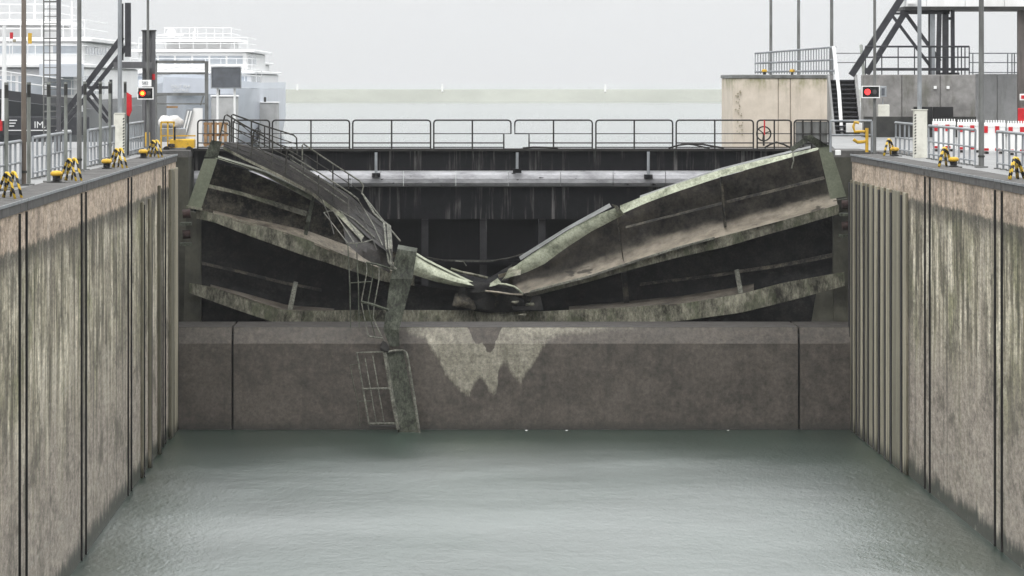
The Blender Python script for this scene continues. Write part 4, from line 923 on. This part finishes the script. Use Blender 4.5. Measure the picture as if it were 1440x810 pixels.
# rectangular portal frame and sign back
Y = 200
t = thing('portal_frame', W(290, 204, Y), 'thin grey portal frame beside the dark grey sign back', 'frame')
beams(t, Y, [((290.5, 86), (290.5, 205), 5, .16), ((219, 86), (219, 205), 4, .16)], 'galv_dark', 'upright')
beams(t, Y, [((219, 87), (288, 87), 4, .16), ((221, 103), (288, 103), 3, .1), ((221, 132.5), (288, 132.5), 4, .16), ((221, 146), (288, 146), 2, .1), ((286, 135), (282, 148), 2, .06)], 'galv_dark', 'rail')
Y = 203
t = thing('sign_board', W(318, 204, Y), 'dark grey back of a large rectangular sign among the ships', 'sign')
MB().cbox(W(298, 123, Y), W(338, 95, Y + .12), .02).build('board', M['grey_sign'], t)
for a, c in ((W(296.5, 124.5, Y - .02), W(298, 93.5, Y + .1)), (W(338, 124.5, Y - .02), W(339.5, 93.5, Y + .1)), (W(298.1, 95, Y - .02), W(337.9, 93.5, Y + .1)), (W(298.1, 124.5, Y - .02), W(337.9, 123, Y + .1))):
    MB().box(a, c).build('rim', M['galv'], t)
for px in (306, 330): MB().tube([W(px, 204, Y + .2), W(px, 124, Y + .2)], .05).build('leg', M['white'], t)

# yellow work machine with white sacks, pallet, leaning board
Y = 181.2
t = thing('work_machine', W(255, 209, Y), 'yellow work machine with frame on quay end beside deck railing', 'machine')
MB().cbox(W(238, 208, Y), W(275, 195, Y + 1.2), .04).build('body', M['yellow'], t)
MB().cbox(W(228, 211, Y - .1), W(272, 207, Y + 1.25), .03).build('chassis', M['galv_dark'], t)
for px in (226.5, 236, 244.5): MB().bar(W(px, 209, Y + .2), W(px, 172, Y + .2), .06, .06).build('frame_post', M['yellow'], t)
MB().bar(W(226, 172, Y + .2), W(246, 172, Y + .2), .06, .07).build('frame_bar', M['yellow'], t); MB().bar(W(226, 191, Y + .2), W(275, 191, Y + .2), .05, .05).build('frame_bar', M['yellow'], t)
MB().tube([W(245.5, 197, Y - .1), W(245.5, 178, Y - .1)], .04, 8).build('exhaust', M['black'], t)
MB().cbox(W(236, 207, Y - .2), W(246, 202, Y - .05), .02).build('hatch', M['rail_black'], t)
for px in (234, 266): MB().tube([W(px, 210, Y - .16), W(px, 210, Y + .05)], .12, 12).build('wheel', M['black'], t)
for px, py, r, lab in ((233, 172, .28, 'white bulging sack beside the yellow frame post'), (247, 172.5, .3, 'white bulging sack under the leaning grey board')):
    p = W(px, py, Y + .75); g = MB().sphere((p.x, p.y, p.z), r, 14, 10, (1.05, .8, .9), .35)
    o = g.build('sack', M['sack'], origin=(p.x, p.y, p.z - r), smooth=True); tag(o, lab, 'sack')
MB().cbox(W(226, 192, Y + .45), W(262, 180, Y + 1.15), .02).build('tray', M['galv'], t)
p = thing('leaning_board', W(262, 206, Y + 2), 'pale grey slatted board leaning beside the yellow machine', 'board')
MB().prism([W(262, 154, Y + 2), W(272, 154, Y + 2), W(263, 190, Y + 2), W(253, 190, Y + 2)], (0, .06, 0)).build('panel', M['galv'], p)
for k in range(2): MB().prism([W(264 + 4 * k, 156, Y + 1.97), W(266 + 4 * k, 156, Y + 1.97), W(258 + 4 * k, 187, Y + 1.97), W(256 + 4 * k, 187, Y + 1.97)], (0, .03, 0)).build('slat', M['white'], p)
MB().prism([W(272, 152, Y + 2.1), W(285, 152, Y + 2.1), W(284, 206, Y + 2.1), W(258, 206, Y + 2.1)], (0, .05, 0)).build('back_sheet', M['white'], p)
t = thing('pallet_stack', W(303, 206, 186), 'brown wooden frame stack behind the first deck railing panels', 'pallet')
for k in range(5): MB().box(W(287 + 7 * k, 206, 186), W(291 + 7 * k, 172, 186.1)).build('slat', M['wood'], t)
for py in (174, 190, 203): MB().box(W(286, py + 1.5, 186.12), W(321, py - 1.5, 186.22)).build('cross_slat', M['wood'], t)
o = MB().cbox(W(204, 206, 184), W(211, 186, 184.3), .02).build('yellow_box', M['yellow'], origin=W(207.5, 206, 184)); tag(o, 'small yellow upright box beside the broad grey column', 'box')

# ------------------------------------------------------------------ right bank structures
Y = 240
t = thing('concrete_block', W(1097, 205, Y), 'pale cream concrete block with railing on top behind bulkhead deck', 'pier')
mm = Mat('cream_concrete', 0.85, 0, .2); Pq = mm.pos(); xx, yy, zz = mm.xyz(Pq)
f = mm.noise(Pq, 1.2, 7, .7); s = mm.noise(mm.map(Pq, (2.5, 1, .2)), 1, 5, .7); al = mm.noise(mm.map(Pq, (1.2, 1, .7)), 1.1, 6, .7)
c = mm.ramp(f, [(.3, (.54, .47, .39)), (.7, (.68, .6, .51))]); c = mm.mix(mm.math('MULTIPLY', mm.step(s, .5, .7), .35), c, (.33, .29, .23))
k = mm.math('MULTIPLY', mm.step(mm.math('ADD', zz, mm.math('MULTIPLY', s, 1.2)), 12.2, 13.1), mm.step(al, .4, .6))
c = mm.mix(mm.math('MULTIPLY', k, .8), c, (.24, .23, .11)); mm.color(c); M['cream_conc'] = mm.m
x0, x1, zb = WX(1030, Y), WX(1167, Y), WZ(110, Y)
seams = [1030, 1094.5, 1111.5, 1166]
for a, c in zip(seams, seams[1:]):
    MB().cbox((WX(a, Y) + .012, Y, 5), (WX(c, Y) - .012, Y + 9, zb), .03).build('block_section', M['cream_conc'], t)
MB().box((x0 + .1, Y + .15, 5), (x1 - .1, Y + 8.9, zb - .1)).build('core', M['dark_joint'], t)
MB().cbox((x0 - .04, Y - .05, zb + .002), (x1 + .02, Y + 9.05, WZ(105, Y)), .03).build('cap_slab', M['galv_dark'], t)
MB().box((WX(1166, Y), Y + .4, 7), (WX(1172, Y), Y + 9, WZ(106, Y))).build('side_wall', M['paving'], t)
iv = MB()
for k in range(34):
    a = random.gauss(0, 1); py = random.uniform(128, 190); px = 1040 + a * 2.4 + 3 * math.sin(py * .12)
    p = W(px, py, Y - .04); q = random.uniform(.02, .06)
    iv.add([p + Vector((-q, 0, 0)), p + Vector((0, -.05, -q)), p + Vector((q, 0, .02)), p + Vector((0, -.02, q))], [(0, 1, 2, 3)])
iv.build('moss', M['moss'], t)['kind'] = 'stuff'
t = thing('block_railing', W(1115, 104, Y + 2), 'pale grey barred railing on top of the cream concrete block', 'railing')
def top_y(px): return 75 - (px - 1062) / (1175 - 1062) * 9
n = 30
for k in range(n + 1):
    px = 1062 + (1174 - 1062) * k / n; yq = Y + 8 - 7.6 * k / n
    MB().bar(W(px, 104, yq), W(px, top_y(px), yq), .045, .07, (0, 1, 0)).build('bar', M['galv'], t)
for fr in (0, .5, .93): MB().tube([W(1062, 75 + 28 * fr, Y + 8), W(1175, 66 + 36 * fr, Y + .4)], .05, 6).build('rail', M['galv'], t)
for px, lab in ((1075, 'small yellow capped lamp on cream block, one farther from stairs'), (1114, 'small yellow capped lamp on cream block, one nearer the stairs')):
    t = thing('cap_lamp', W(px, 105, Y + .3), lab, 'lamp', 'yellow capped lamps on the cream block')
    p = W(px, 105, Y + .3)
    MB().lathe(p, [(.07, -.02), (.07, .14), (.09, .15)], 10).build('stem', M['dark_cap'], t); MB().lathe(p, [(.13, .14), (.14, .2), (.1, .27), (.03, .28)], 12).build('cap', M['yellow'], t, smooth='auto')
# stairs
Y = 230
t = thing('stairs', W(1195, 206, Y), 'dark steep stair flight between cream block and grey wall', 'stairs')
for k in range(12):
    zt_ = COPE + .22 * (k + 1); y0 = Y + k * .28
    if zt_ > WZ(104, Y) + .1: break
    MB().cbox((WX(1175, Y), y0, zt_ - .06), (WX(1210, Y), y0 + .34, zt_), .01).build('tread', M['dark_steel'], t)
    MB().box((WX(1175, Y), y0 + .3, zt_ - .22), (WX(1210, Y), y0 + .33, zt_ - .061)).build('riser', M['black'], t)
for a, c in ((1172, 1175), (1210, 1214)): MB().prism([(WX(a, Y), Y - .1, COPE), (WX(a, Y), Y + 3.3, COPE + 2.9), (WX(a, Y), Y + 3.6, COPE + 2.9), (WX(a, Y), Y + 3.6, COPE)], (WX(c, Y) - WX(a, Y), 0, 0)).build('stringer', M['paving'], t)
MB().tube([W(1172.5, 66, Y + 3), W(1180, 130, Y + 1.5), W(1185, 205, Y)], .09, 8).build('handrail', M['white'], t, smooth='auto')
MB().tube([W(1211, 64, Y + 3), W(1217, 130, Y + 1), W(1222, 205, Y - .2)], .08, 8).build('handrail', M['post'], t, smooth='auto')
for py in (75, 88): MB().tube([W(1176, py, Y + 3.2), W(1210, py, Y + 3.2)], .025, 5).build('rail', M['galv_dark'], t)

# grey retaining walls
M['grey_conc'] = concrete('grey_retaining_concrete', (.15, .145, .14), (.3, .29, .28), 1.4, stain=(.09, .09, .065))
M['pale_conc'] = concrete('pale_retaining_concrete', (.36, .36, .36), (.5, .5, .5), 1.0, stain=(.25, .25, .24))
Y = 222
t = thing('retaining_wall', W(1290, 206, Y), 'dark grey concrete retaining wall under the steel trestle', 'wall')
for a, c in ((1214, 1268), (1268.6, 1322), (1322.6, 1372)): MB().cbox((WX(a, Y), Y, COPE - .02), (WX(c, Y), Y + 1.2, WZ(105, Y)), .03).build('wall_panel', M['grey_conc'], t)
MB().box((WX(1214.2, Y), Y - .25, COPE - .02), (WX(1372, Y), Y - .002, WZ(164, Y))).build('plinth', M['dark_cap'], t)
for a, c in ((1283.5, 1310), (1311, 1339)): MB().cbox((WX(a, Y), Y - .5, WZ(176, Y)), (WX(c, Y), Y - .26, WZ(150, Y)), .02).build('dark_panel', M['black'], t)
for px in (1315, 1333): MB().cbox((WX(px - 2, Y), Y - .08, WZ(125, Y)), (WX(px + 2, Y), Y - .002, WZ(121, Y)), .01).build('wall_lamp', M['white'], t)
Y = 228
t = thing('retaining_wall', W(1402, 206, Y), 'pale grey concrete retaining wall behind the tall barrier lamp post', 'wall')
for a, c in ((1371, 1402), (1402.5, 1434), (1434.5, 1480)): MB().cbox((WX(a, Y), Y, COPE - .02), (WX(c, Y), Y + 1.2, WZ(104, Y)), .03).build('wall_panel', M['pale_conc'], t)

# steel trestle with platform railing, white cabin above
Y = 224
t = thing('steel_trestle', W(1290, 105, Y), 'dark steel trestle with diagonal legs standing on grey retaining wall', 'steel frame')
beams(t, Y, [((1197, 106), (1288, -34), 9, .3), ((1219, 104), (1273, 17), 8, .3), ((1252, 19), (1276, 19), 3, .2), ((1254, 21), (1312, 98), 4, .2), ((1274, 20), (1322, 86), 5, .2)])
beams(t, Y, [((1266, 17), (1335, 17), 6, .35)], name='cross_beam')
beams(t, Y, [((1306.5, 18), (1306.5, 105), 2, .2), ((1321, 18), (1319, 105), 6, .3), ((1329.5, 14), (1329.5, 105), 8, .35), ((1339.5, 14), (1340, 105), 5, .3)], name='upright')
beams(t, Y, [((1311, 18), (1311, 105), 7, .3)], 'galv', 'pale_upright')
beams(t, Y, [((1334, 26), (1342, 26), 4, .2)], name='clamp')
for a, c in ((1326, 1333), (1336, 1345)): MB().box(W(a - 2, 106, Y - .3), W(c + 2, 102, Y + .4)).build('foot', M['dark_steel'], t)
t = thing('platform_railing', W(1290, 104, Y - .8), 'dark platform railing around the foot of the steel trestle', 'railing')
for py, r in ((65.5, .045), (80.5, .035)): MB().tube([W(1217, py, Y - .8), W(1363, py, Y - .8)], r, 6).build('rail', M['dark_steel'], t)
MB().box(W(1217, 99.5, Y - .85), W(1363, 95.5, Y - .75)).build('toe_board', M['dark_steel'], t)
for px in (1217, 1240, 1263, 1286, 1309, 1332, 1347, 1352, 1357, 1363): MB().bar(W(px, 105, Y - .8), W(px, 65, Y - .8), .05, .06, (0, 1, 0)).build('post', M['dark_steel'], t)
t = thing('thin_railing', W(1400, 104, 229), 'thin pale railing on top of the pale retaining wall', 'railing')
for py in (75, 88, 102): MB().tube([W(1362, py, 229), W(1480, py, 229)], .028, 5).build('rail', M['galv'], t)
for px in (1368, 1417, 1423, 1426.5, 1431, 1460): MB().bar(W(px, 105, 229), W(px, 75, 229), .05, .09, (0, 1, 0)).build('post', M['galv'], t)
Y = 224
t = thing('control_cabin', W(1400, 105, Y), 'white panelled control cabin raised on columns above the barriers', 'cabin')
for a, c in ((1273, 1301), (1301.4, 1355), (1355.4, 1410), (1410.4, 1480), (1480.4, 1530)): MB().cbox((WX(a, Y), Y - .6, WZ(11.5, Y)), (WX(c, Y), Y + 5, WZ(-75, Y)), .02).build('wall_panel', M['white'], t)
MB().box(W(1272, 14, Y - .65), W(1531, 11.7, Y + 5.1)).build('floor_edge', M['dark_cap'], t)
MB().box(W(1270, -75.2, Y - 1), W(1534, -82, Y + 5.4)).build('roof', M['galv_dark'], t)
for a in (1290, 1330, 1370, 1420, 1460): MB().box(W(a, -25, Y - .62), W(a + 28, -58, Y - .58)).build('window', M['glass'], t)
MB().bar(W(1436, 14.2, Y), W(1436, 206, Y), .35, .32, (0, 1, 0)).build('column', M['brown_column'], t); MB().bar(W(1520, 14.2, Y), W(1520, 206, Y), .35, .32, (0, 1, 0)).build('column', M['brown_column'], t)
MB().cbox(W(1276, 5, Y - .9), W(1288, -3, Y - .7), .02).build('floodlight', M['white'], t)

# red and white barriers
Y = 178
for i, px0 in enumerate((1311, 1346, 1381, 1416)):
    yb = Y - i * 3; a0 = px0; w = 33
    base = COPE
    t = thing('barrier_fence', W(px0 + 16, 206, yb), f'{ORD[i]} white plastic barrier with red blocks behind railing, counted from cream cabinet', 'barrier', 'red and white plastic barriers')
    def wz(h): return COPE + h
    xa, xb = WX(a0, yb), WX(a0 + w, yb)
    MB().cbox((xa, yb - .04, wz(.95)), (xb, yb + .04, wz(1.1)), .015).build('top_rail', M['white'], t)
    MB().cbox((xa, yb - .04, wz(.08)), (xb, yb + .04, wz(.2)), .015).build('bottom_rail', M['white'], t)
    for k in range(9):
        x = xa + (xb - xa) * (k + .5) / 9
        MB().box((x - .03, yb - .025, wz(.2)), (x + .03, yb + .025, wz(.95))).build('slat', M['white'], t)
        MB().cbox((x - .025, yb - .025, wz(1.1)), (x + .025, yb + .025, wz(1.19)), .01).build('finial', M['white'], t)
    MB().box((xa + .02, yb - .024, wz(.21)), (xb - .02, yb + .024, wz(.94))).build('panel', M['white'], t)
    for q in (.06, .55):
        MB().box((xa + (xb - xa) * q, yb - .05, wz(.74)), (xa + (xb - xa) * (q + .18), yb - .041, wz(.98))).build('red_block', M['red'], t)
        MB().box((xa + (xb - xa) * q, yb - .05, wz(.1)), (xa + (xb - xa) * (q + .22), yb - .041, wz(.19))).build('red_block', M['red'], t)
    for x in (xa + .15, xb - .15): MB().cbox((x - .06, yb - .3, COPE - .01), (x + .06, yb + .3, wz(.08)), .02).build('foot', M['rail_black'], t)
# red sign and small sign at the picture edge
Y = 185
t = thing('red_sign', W(1446, 206, Y), 'plain red board on posts at picture edge below the small sign', 'sign')
MB().cbox(W(1431.5, 177, Y), W(1462, 152, Y + .08), .015).build('board', M['red'], t)
for px in (1438, 1456): MB().tube([W(px, 206.5, Y + .1), W(px, 150, Y + .1)], .04).build('leg', M['galv_dark'], t)
t = thing('small_sign', W(1441, 206, Y + .5), 'small white and red sign plate above the plain red board', 'sign')
MB().cbox(W(1434, 141, Y + .4), W(1450, 132, Y + .44), .01).build('plate', M['white'], t)
MB().box(W(1436, 139, Y + .38), W(1448, 134, Y + .398)).build('red_field', M['red'], t)
MB().tube([W(1441, 206.5, Y + .5), W(1441, 132, Y + .5)], .035).build('leg', M['galv_dark'], t)
# yellow handled gate barrier near the recess
Y = 173.5
t = thing('yellow_gate', W(1213, 211, Y), 'small yellow handled gate on grey rails beside the red signal pole', 'gate')
for py in (170, 190): MB().tube([W(1168, py, Y), W(1226, py, Y)], .04, 6).build('rail', M['galv'], t)
for px in (1168, 1226): MB().tube([W(px, 214, Y), W(px, 170, Y)], .045, 6).build('post', M['galv'], t)
MB().tube([W(1219, 214, Y - .1), W(1219, 180, Y - .1)], .06, 8).build('pillar', M['yellow'], t)
MB().tube([W(1208, 173, Y - .1), W(1202, 172, Y - .1), W(1200, 178, Y - .1), W(1202, 185, Y - .1), W(1216, 185, Y - .1)], .05, 6).build('handle', M['yellow'], t)
MB().tube([W(1200, 196, Y - .1), W(1206, 200, Y - .1), W(1217, 199, Y - .1)], .06, 6).build('handle', M['yellow'], t)
MB().cbox(W(1190, 186, Y + .3), W(1212, 173, Y + .4), .01).build('plate', M['white'], t)
o = MB().cbox(W(1175, 218, 173), W(1182, 211, 173.2), .02).build('junction_box', M['white'], origin=W(1178, 218, 173)); tag(o, 'small white junction box at the gate recess corner', 'box')

# ------------------------------------------------------------------ moored ships upstream
def ship_mats(i, hull, band):
    return worn(f'hull_tone_{i}', hull, tuple(q * .8 for q in hull), .35, 0, .4, spec=.4), worn(f'hull_band_{i}', band, tuple(q * .85 for q in band), .35, 0, .4)
M['ship_white'] = worn('ship_white', (.82, .82, .82), (.74, .74, .74), .4, 0, .3)
M['ship_grey'] = worn('ship_grey', (.58, .61, .66), (.52, .54, .58), .4, 0, .3)
M['ship_glass'] = worn('ship_window', (.5, .54, .58), (.38, .41, .45), .15, 0, .5, spec=.6)  # ship greys and windows coloured light to carry the haze
def ship(xc, Y, half, zdeck, hullm, bandm, label, name_txt, txt_px, decks, length=85):
    t = thing('moored_ship', (xc, Y, POOL), label, 'ship', 'ships moored upstream of the lock')
    st = [(0, .04, .9), (1.2, .3, .6), (3, .58, .35), (6, .82, .15), (10, .96, .05), (16, 1, 0), (length, 1, 0)]
    def ringpts(z_fr, inset):
        out = []
        for d, w, sh in st: out.append((d, w))
        return out
    levels = [(-1.0, .55, 2.5), (0.4, .75, 1.5), (1.8, .92, .6), (zdeck - POOL, 1.0, 0)]
    vs = []; fs = []; ns = len(st)
    for (h, wf, set_) in levels:
        row = []
        for d, w, sh in st:
            row.append((xc - half * w * (wf if d < 12 else min(1, wf + .2)), Y + d + (set_ if d < 10 else 0), POOL + h + (sh * .9 if h > 2 else 0)))
        for d, w, sh in reversed(st):
            row.append((xc + half * w * (wf if d < 12 else min(1, wf + .2)), Y + d + (set_ if d < 10 else 0), POOL + h + (sh * .9 if h > 2 else 0)))
        vs.append(row)
    g = MB(); n2 = 2 * ns; allv = [p for r in vs for p in r]
    for i in range(len(levels) - 1):
        for k in range(n2): fs.append((i * n2 + k, (i + 1) * n2 + k, (i + 1) * n2 + (k + 1) % n2, i * n2 + (k + 1) % n2))
    fs += [tuple((len(levels) - 1) * n2 + k for k in range(n2))]
    g.add(allv, [tuple(reversed(f)) for f in fs]); g.build('hull', hullm, t, smooth='auto')
    # bulwark band round the bow
    bw = []
    for dz in (0.02, .55):
        bw.append([(p[0], p[1] - .03, p[2] + dz) for p in vs[-1]])
    g = MB(); g.add(bw[0] + bw[1], [(k, (k + 1) % n2, n2 + (k + 1) % n2, n2 + k) for k in range(n2)]); g.build('bulwark', bandm, t, smooth='auto')
    for (d0, d1, wf, z0, z1, rows, roof) in decks:
        x0, x1 = xc - half * wf, xc + half * wf
        sp = MB().cbox((x0, Y + d0, z0), (x1, Y + d1, z1), .12).build('superstructure', M['ship_white'], t)
        if rows:
            nw = max(3, int((x1 - x0) / 1.5)); zz0 = z0 + (z1 - z0) * .38; zz1 = z0 + (z1 - z0) * .8
            for k in range(nw):
                a = x0 + .25 + (x1 - x0 - .5) * k / nw; w = (x1 - x0 - .5) / nw - .18
                MB().box((a, Y + d0 - .03, zz0), (a + w, Y + d0 + .05, zz1)).build('window', M['ship_glass'], sp)
            for s_ in (1,):
                xs_ = x1
                for k in range(8):
                    a = Y + d0 + 1 + k * 2.4
                    MB().box((xs_ - .05, a, zz0), (xs_ + .03, a + 1.7, zz1)).build('window', M['ship_glass'], sp)
        zr = z1 + (.225 if roof else .01)
        for dz in (.5, 1.0): MB().tube([(x0, Y + d0 + 12, zr + dz), (x0, Y + d0, zr + dz), (x1, Y + d0, zr + dz), (x1, Y + d0 + 20, zr + dz)], .025, 5).build('deck_rail', M['ship_white'], t)
        for k in range(9): MB().tube([(x0 + (x1 - x0) * k / 8, Y + d0, zr), (x0 + (x1 - x0) * k / 8, Y + d0, zr + 1)], .025, 5).build('stanchion', M['ship_white'], t)
        if roof: MB().cbox((x0 - roof, Y + d0 - roof * 1.5, z1 + .003), (x1 + roof, Y + d1 + .3, z1 + .22), .06).build('roof_slab', M['ship_white'], t)
    return t, vs[-1]
def mast(t, x, y, z0, z1, r=.06, mat='ship_white'):
    MB().tube([(x, y, z0), (x, y, z1)], [r, r * .6], 6).build('mast', M[mat], t)
def bow_rail(t, deckpts, mat='ship_white', h=1.0):
    pts = [Vector(p) + Vector((0, 0, .55)) for p in deckpts]
    n2 = len(pts); ns = n2 // 2; seq = pts[ns + 1:ns + 6][::-1]; seq = pts[n2 - 6:n2] + pts[0:6]
    for dz in (h, h * .5): MB().tube([p + Vector((0, 0, dz)) for p in seq], .035, 5).build('rail', M[mat], t)
    for p in seq: MB().tube([p, p + Vector((0, 0, h))], .035, 5).build('stanchion', M[mat], t)
hm, bm = ship_mats(1, (.035, .036, .042), (.05, .05, .055))
Y = 262
tA, dkA = ship(-27.6, Y, 5.7, 10.7, hm, bm, 'white ship with black hull lettered IM nearest behind quay railings', 'IM', None,
    [(7, 60, .9, 10.6, 13.1, True, .25), (13, 55, .86, 13.35, 14.6, True, .5), (20, 30, .5, 14.85, 15.6, False, .7)])
bow_rail(tA, dkA)
for px in (6,): MB().tube([W(px, 170, Y - 2), W(px, 36, Y - 2)], [.16, .1], 8).build('flag_mast', M['ship_white'], tA)
for (px, py, w, h, mat) in ((16, 50, 5, 9, 'red'), (20, 57, 5, 4, 'moss'), (42, 54, 6, 15, 'yellow')):
    MB().box(W(px - w / 2, py + h / 2, Y + 6), W(px + w / 2, py - h / 2, Y + 6.04)).build('flag', M[mat], tA)
    MB().tube([W(px - w / 2, 85, Y + 6.02), W(px - w / 2, py - h / 2, Y + 6.02)], .03, 5).build('flag_staff', M['ship_white'], tA)
mast(tA, WX(49, Y + 20), Y + 20, 15.7, 17.3); mast(tA, WX(101, Y + 20), Y + 20, 14.8, 17)
MB().cbox(W(55, 108, Y + 5), W(118, 89, Y + 6.5), .05).build('awning', M['ship_grey'], tA)
# name board on the dark bow side
pl = MB().cbox(W(3, 190, Y - .5), W(126, 164, Y - .3), .03).build('name_strake', hm, tA)
lettering('IM.', M['ship_white'], tA, W(56, 176, Y - .55), .52)
for k in range(3): MB().box(W(13, 170 + 4 * k, Y - .56), W(24 - 2 * k, 168.4 + 4 * k, Y - .51)).build('stripe', M['ship_white'], tA)
MB().box(W(12, 184, Y - .56), W(100, 182.6, Y - .51)).build('stripe', M['ship_white'], tA)
MB().box(W(-4, 184, Y - .57), W(3.5, 168, Y - .51)).build('red_field', M['red'], tA)

hm, bm = ship_mats(2, (.6, .63, .7), (.66, .7, .77))  # hull lightened, haze is put into its colour
Y = 385
tB, dkB = ship(-22.6, Y, 5.7, 11.6, hm, bm, 'grey blue hulled ship with white letters on bow behind portal frame', 'x', None,
    [(10, 80, .9, 11.7, 12.9, True, .3), (16, 60, .8, 13.1, 14.7, True, .6), (24, 40, .5, 14.95, 15.6, False, .8)])
bow_rail(tB, dkB)
MB().sphere((WX(241, Y + 24), Y + 24, WZ(47, Y + 24)), .42, 14, 10).build('radar_dome', M['ship_white'], tB, smooth=True)
MB().box((WX(222, Y + 24), Y + 23.8, WZ(50, Y + 24)), (WX(258, Y + 24), Y + 24.2, WZ(48, Y + 24))).build('mast_yard', M['ship_white'], tB)
mast(tB, WX(241, Y + 24), Y + 24, 15.8, WZ(48, Y + 24)); mast(tB, WX(274, Y + 24), Y + 24, 15.8, WZ(38, Y + 24)); mast(tB, WX(272, Y + 24), Y + 24, 15.8, WZ(44, Y + 24))
MB().prism([W(228, 133, Y - .3), W(330, 132, Y - .3), W(328, 112, Y - .3), W(230, 108, Y - .3)], (0, .15, 0)).build('bow_strake', hm, tB)
lettering('DEUT RHI', M['ship_white'], tB, W(254, 121.5, Y - .36), .34); lettering('VOYALE', M['ship_white'], tB, W(254, 127, Y - .36), .34)
MB().box(W(222, 152, Y - .2), W(250, 149, Y - .1)).build('orange_strip', M['wood'], tB)

hm, bm = ship_mats(3, (.72, .73, .76), (.6, .77, .8))  # pale hull colour includes the fading by haze
Y = 520
tC, dkC = ship(-27.2, Y, 5.7, 10.6, hm, bm, 'pale ship with teal band farthest out beside the open river', 'x', None,
    [(9, 80, .9, 10.8, 12.6, True, .3), (15, 70, .84, 12.8, 14.2, True, .5), (22, 34, .45, 14.4, 15.4, True, .6)])
bow_rail(tC, dkC)
mast(tC, WX(352, Y + 10), Y + 10, 11, 14.6); mast(tC, WX(367, Y + 4), Y + 4, 11, 13.4, .1, 'ship_grey'); mast(tC, WX(384, Y + 2), Y + 2, 10.8, 13)
MB().box(W(338, 147, Y - .3), W(386, 135, Y - .2)).build('teal_band', bm, tC)
lettering('RHI', M['ship_white'], tC, W(348, 131, Y - .36), .5)
MB().tube([W(362, 107, Y + 2), W(378, 108, Y + 2), W(378, 128, Y + 2)], .1).build('davit', M['ship_grey'], tC)
for x0, x1, y0, y1, Yp, lab in ((297, 333, 136, 176, 330, 'pale grey floating pontoon block below the dark sign back'), (364, 391, 145, 176, 400, 'pale grey floating pontoon block farthest toward open river')):
    t = thing('pontoon', (WX((x0 + x1) / 2, Yp), Yp, POOL), lab, 'pontoon', 'pontoon blocks by the ships')
    a, c = W(x0, y1, Yp), W(x1, y0, Yp)
    MB().cbox((a.x, Yp, POOL - .5), (c.x, Yp + 3, c.z), .08).build('hull', M['pale_conc'], t)
    MB().cbox((a.x - .05, Yp - .05, c.z + .002), (c.x + .05, Yp + 3.05, c.z + .1), .02).build('deck', M['ship_white'], t)
    MB().tube([(a.x + .5, Yp + .4, c.z + .1), (a.x + .5, Yp + .4, c.z + .5)], .1, 8).build('bitt', M['dark_cap'], t)

# foam flecks drifting at the sill
for px, py, lab in ((740, 604.5, 'tiny white foam fleck on water below the wet tongue'), (797, 603, 'tiny white foam fleck on water right of the dry patch'), (1024, 604.5, 'tiny white foam fleck on water near the far sill joint')):
    p = W(px, py, 169.6); p.z = 0.0
    tag(MB().sphere(p, .035, 8, 5, (1.6, .8, .6), .5).build('foam_fleck', M['ship_white'], origin=p), lab, 'foam')

# ------------------------------------------------------------------ rain haze
m = bpy.data.materials.new('rain_haze'); m.use_nodes = True; nt = m.node_tree; nt.nodes.clear()
o_ = nt.nodes.new('ShaderNodeOutputMaterial'); v_ = nt.nodes.new('ShaderNodeVolumePrincipled')
v_.inputs['Color'].default_value = (.97, .98, .99, 1); v_.inputs['Density'].default_value = 0.0001; v_.inputs['Anisotropy'].default_value = 0.0
nt.links.new(v_.outputs[0], o_.inputs['Volume'])
o = MB().box((-3600, -320, -9), (3600, 6600, 240)).build('haze', m); o['kind'] = 'stuff'
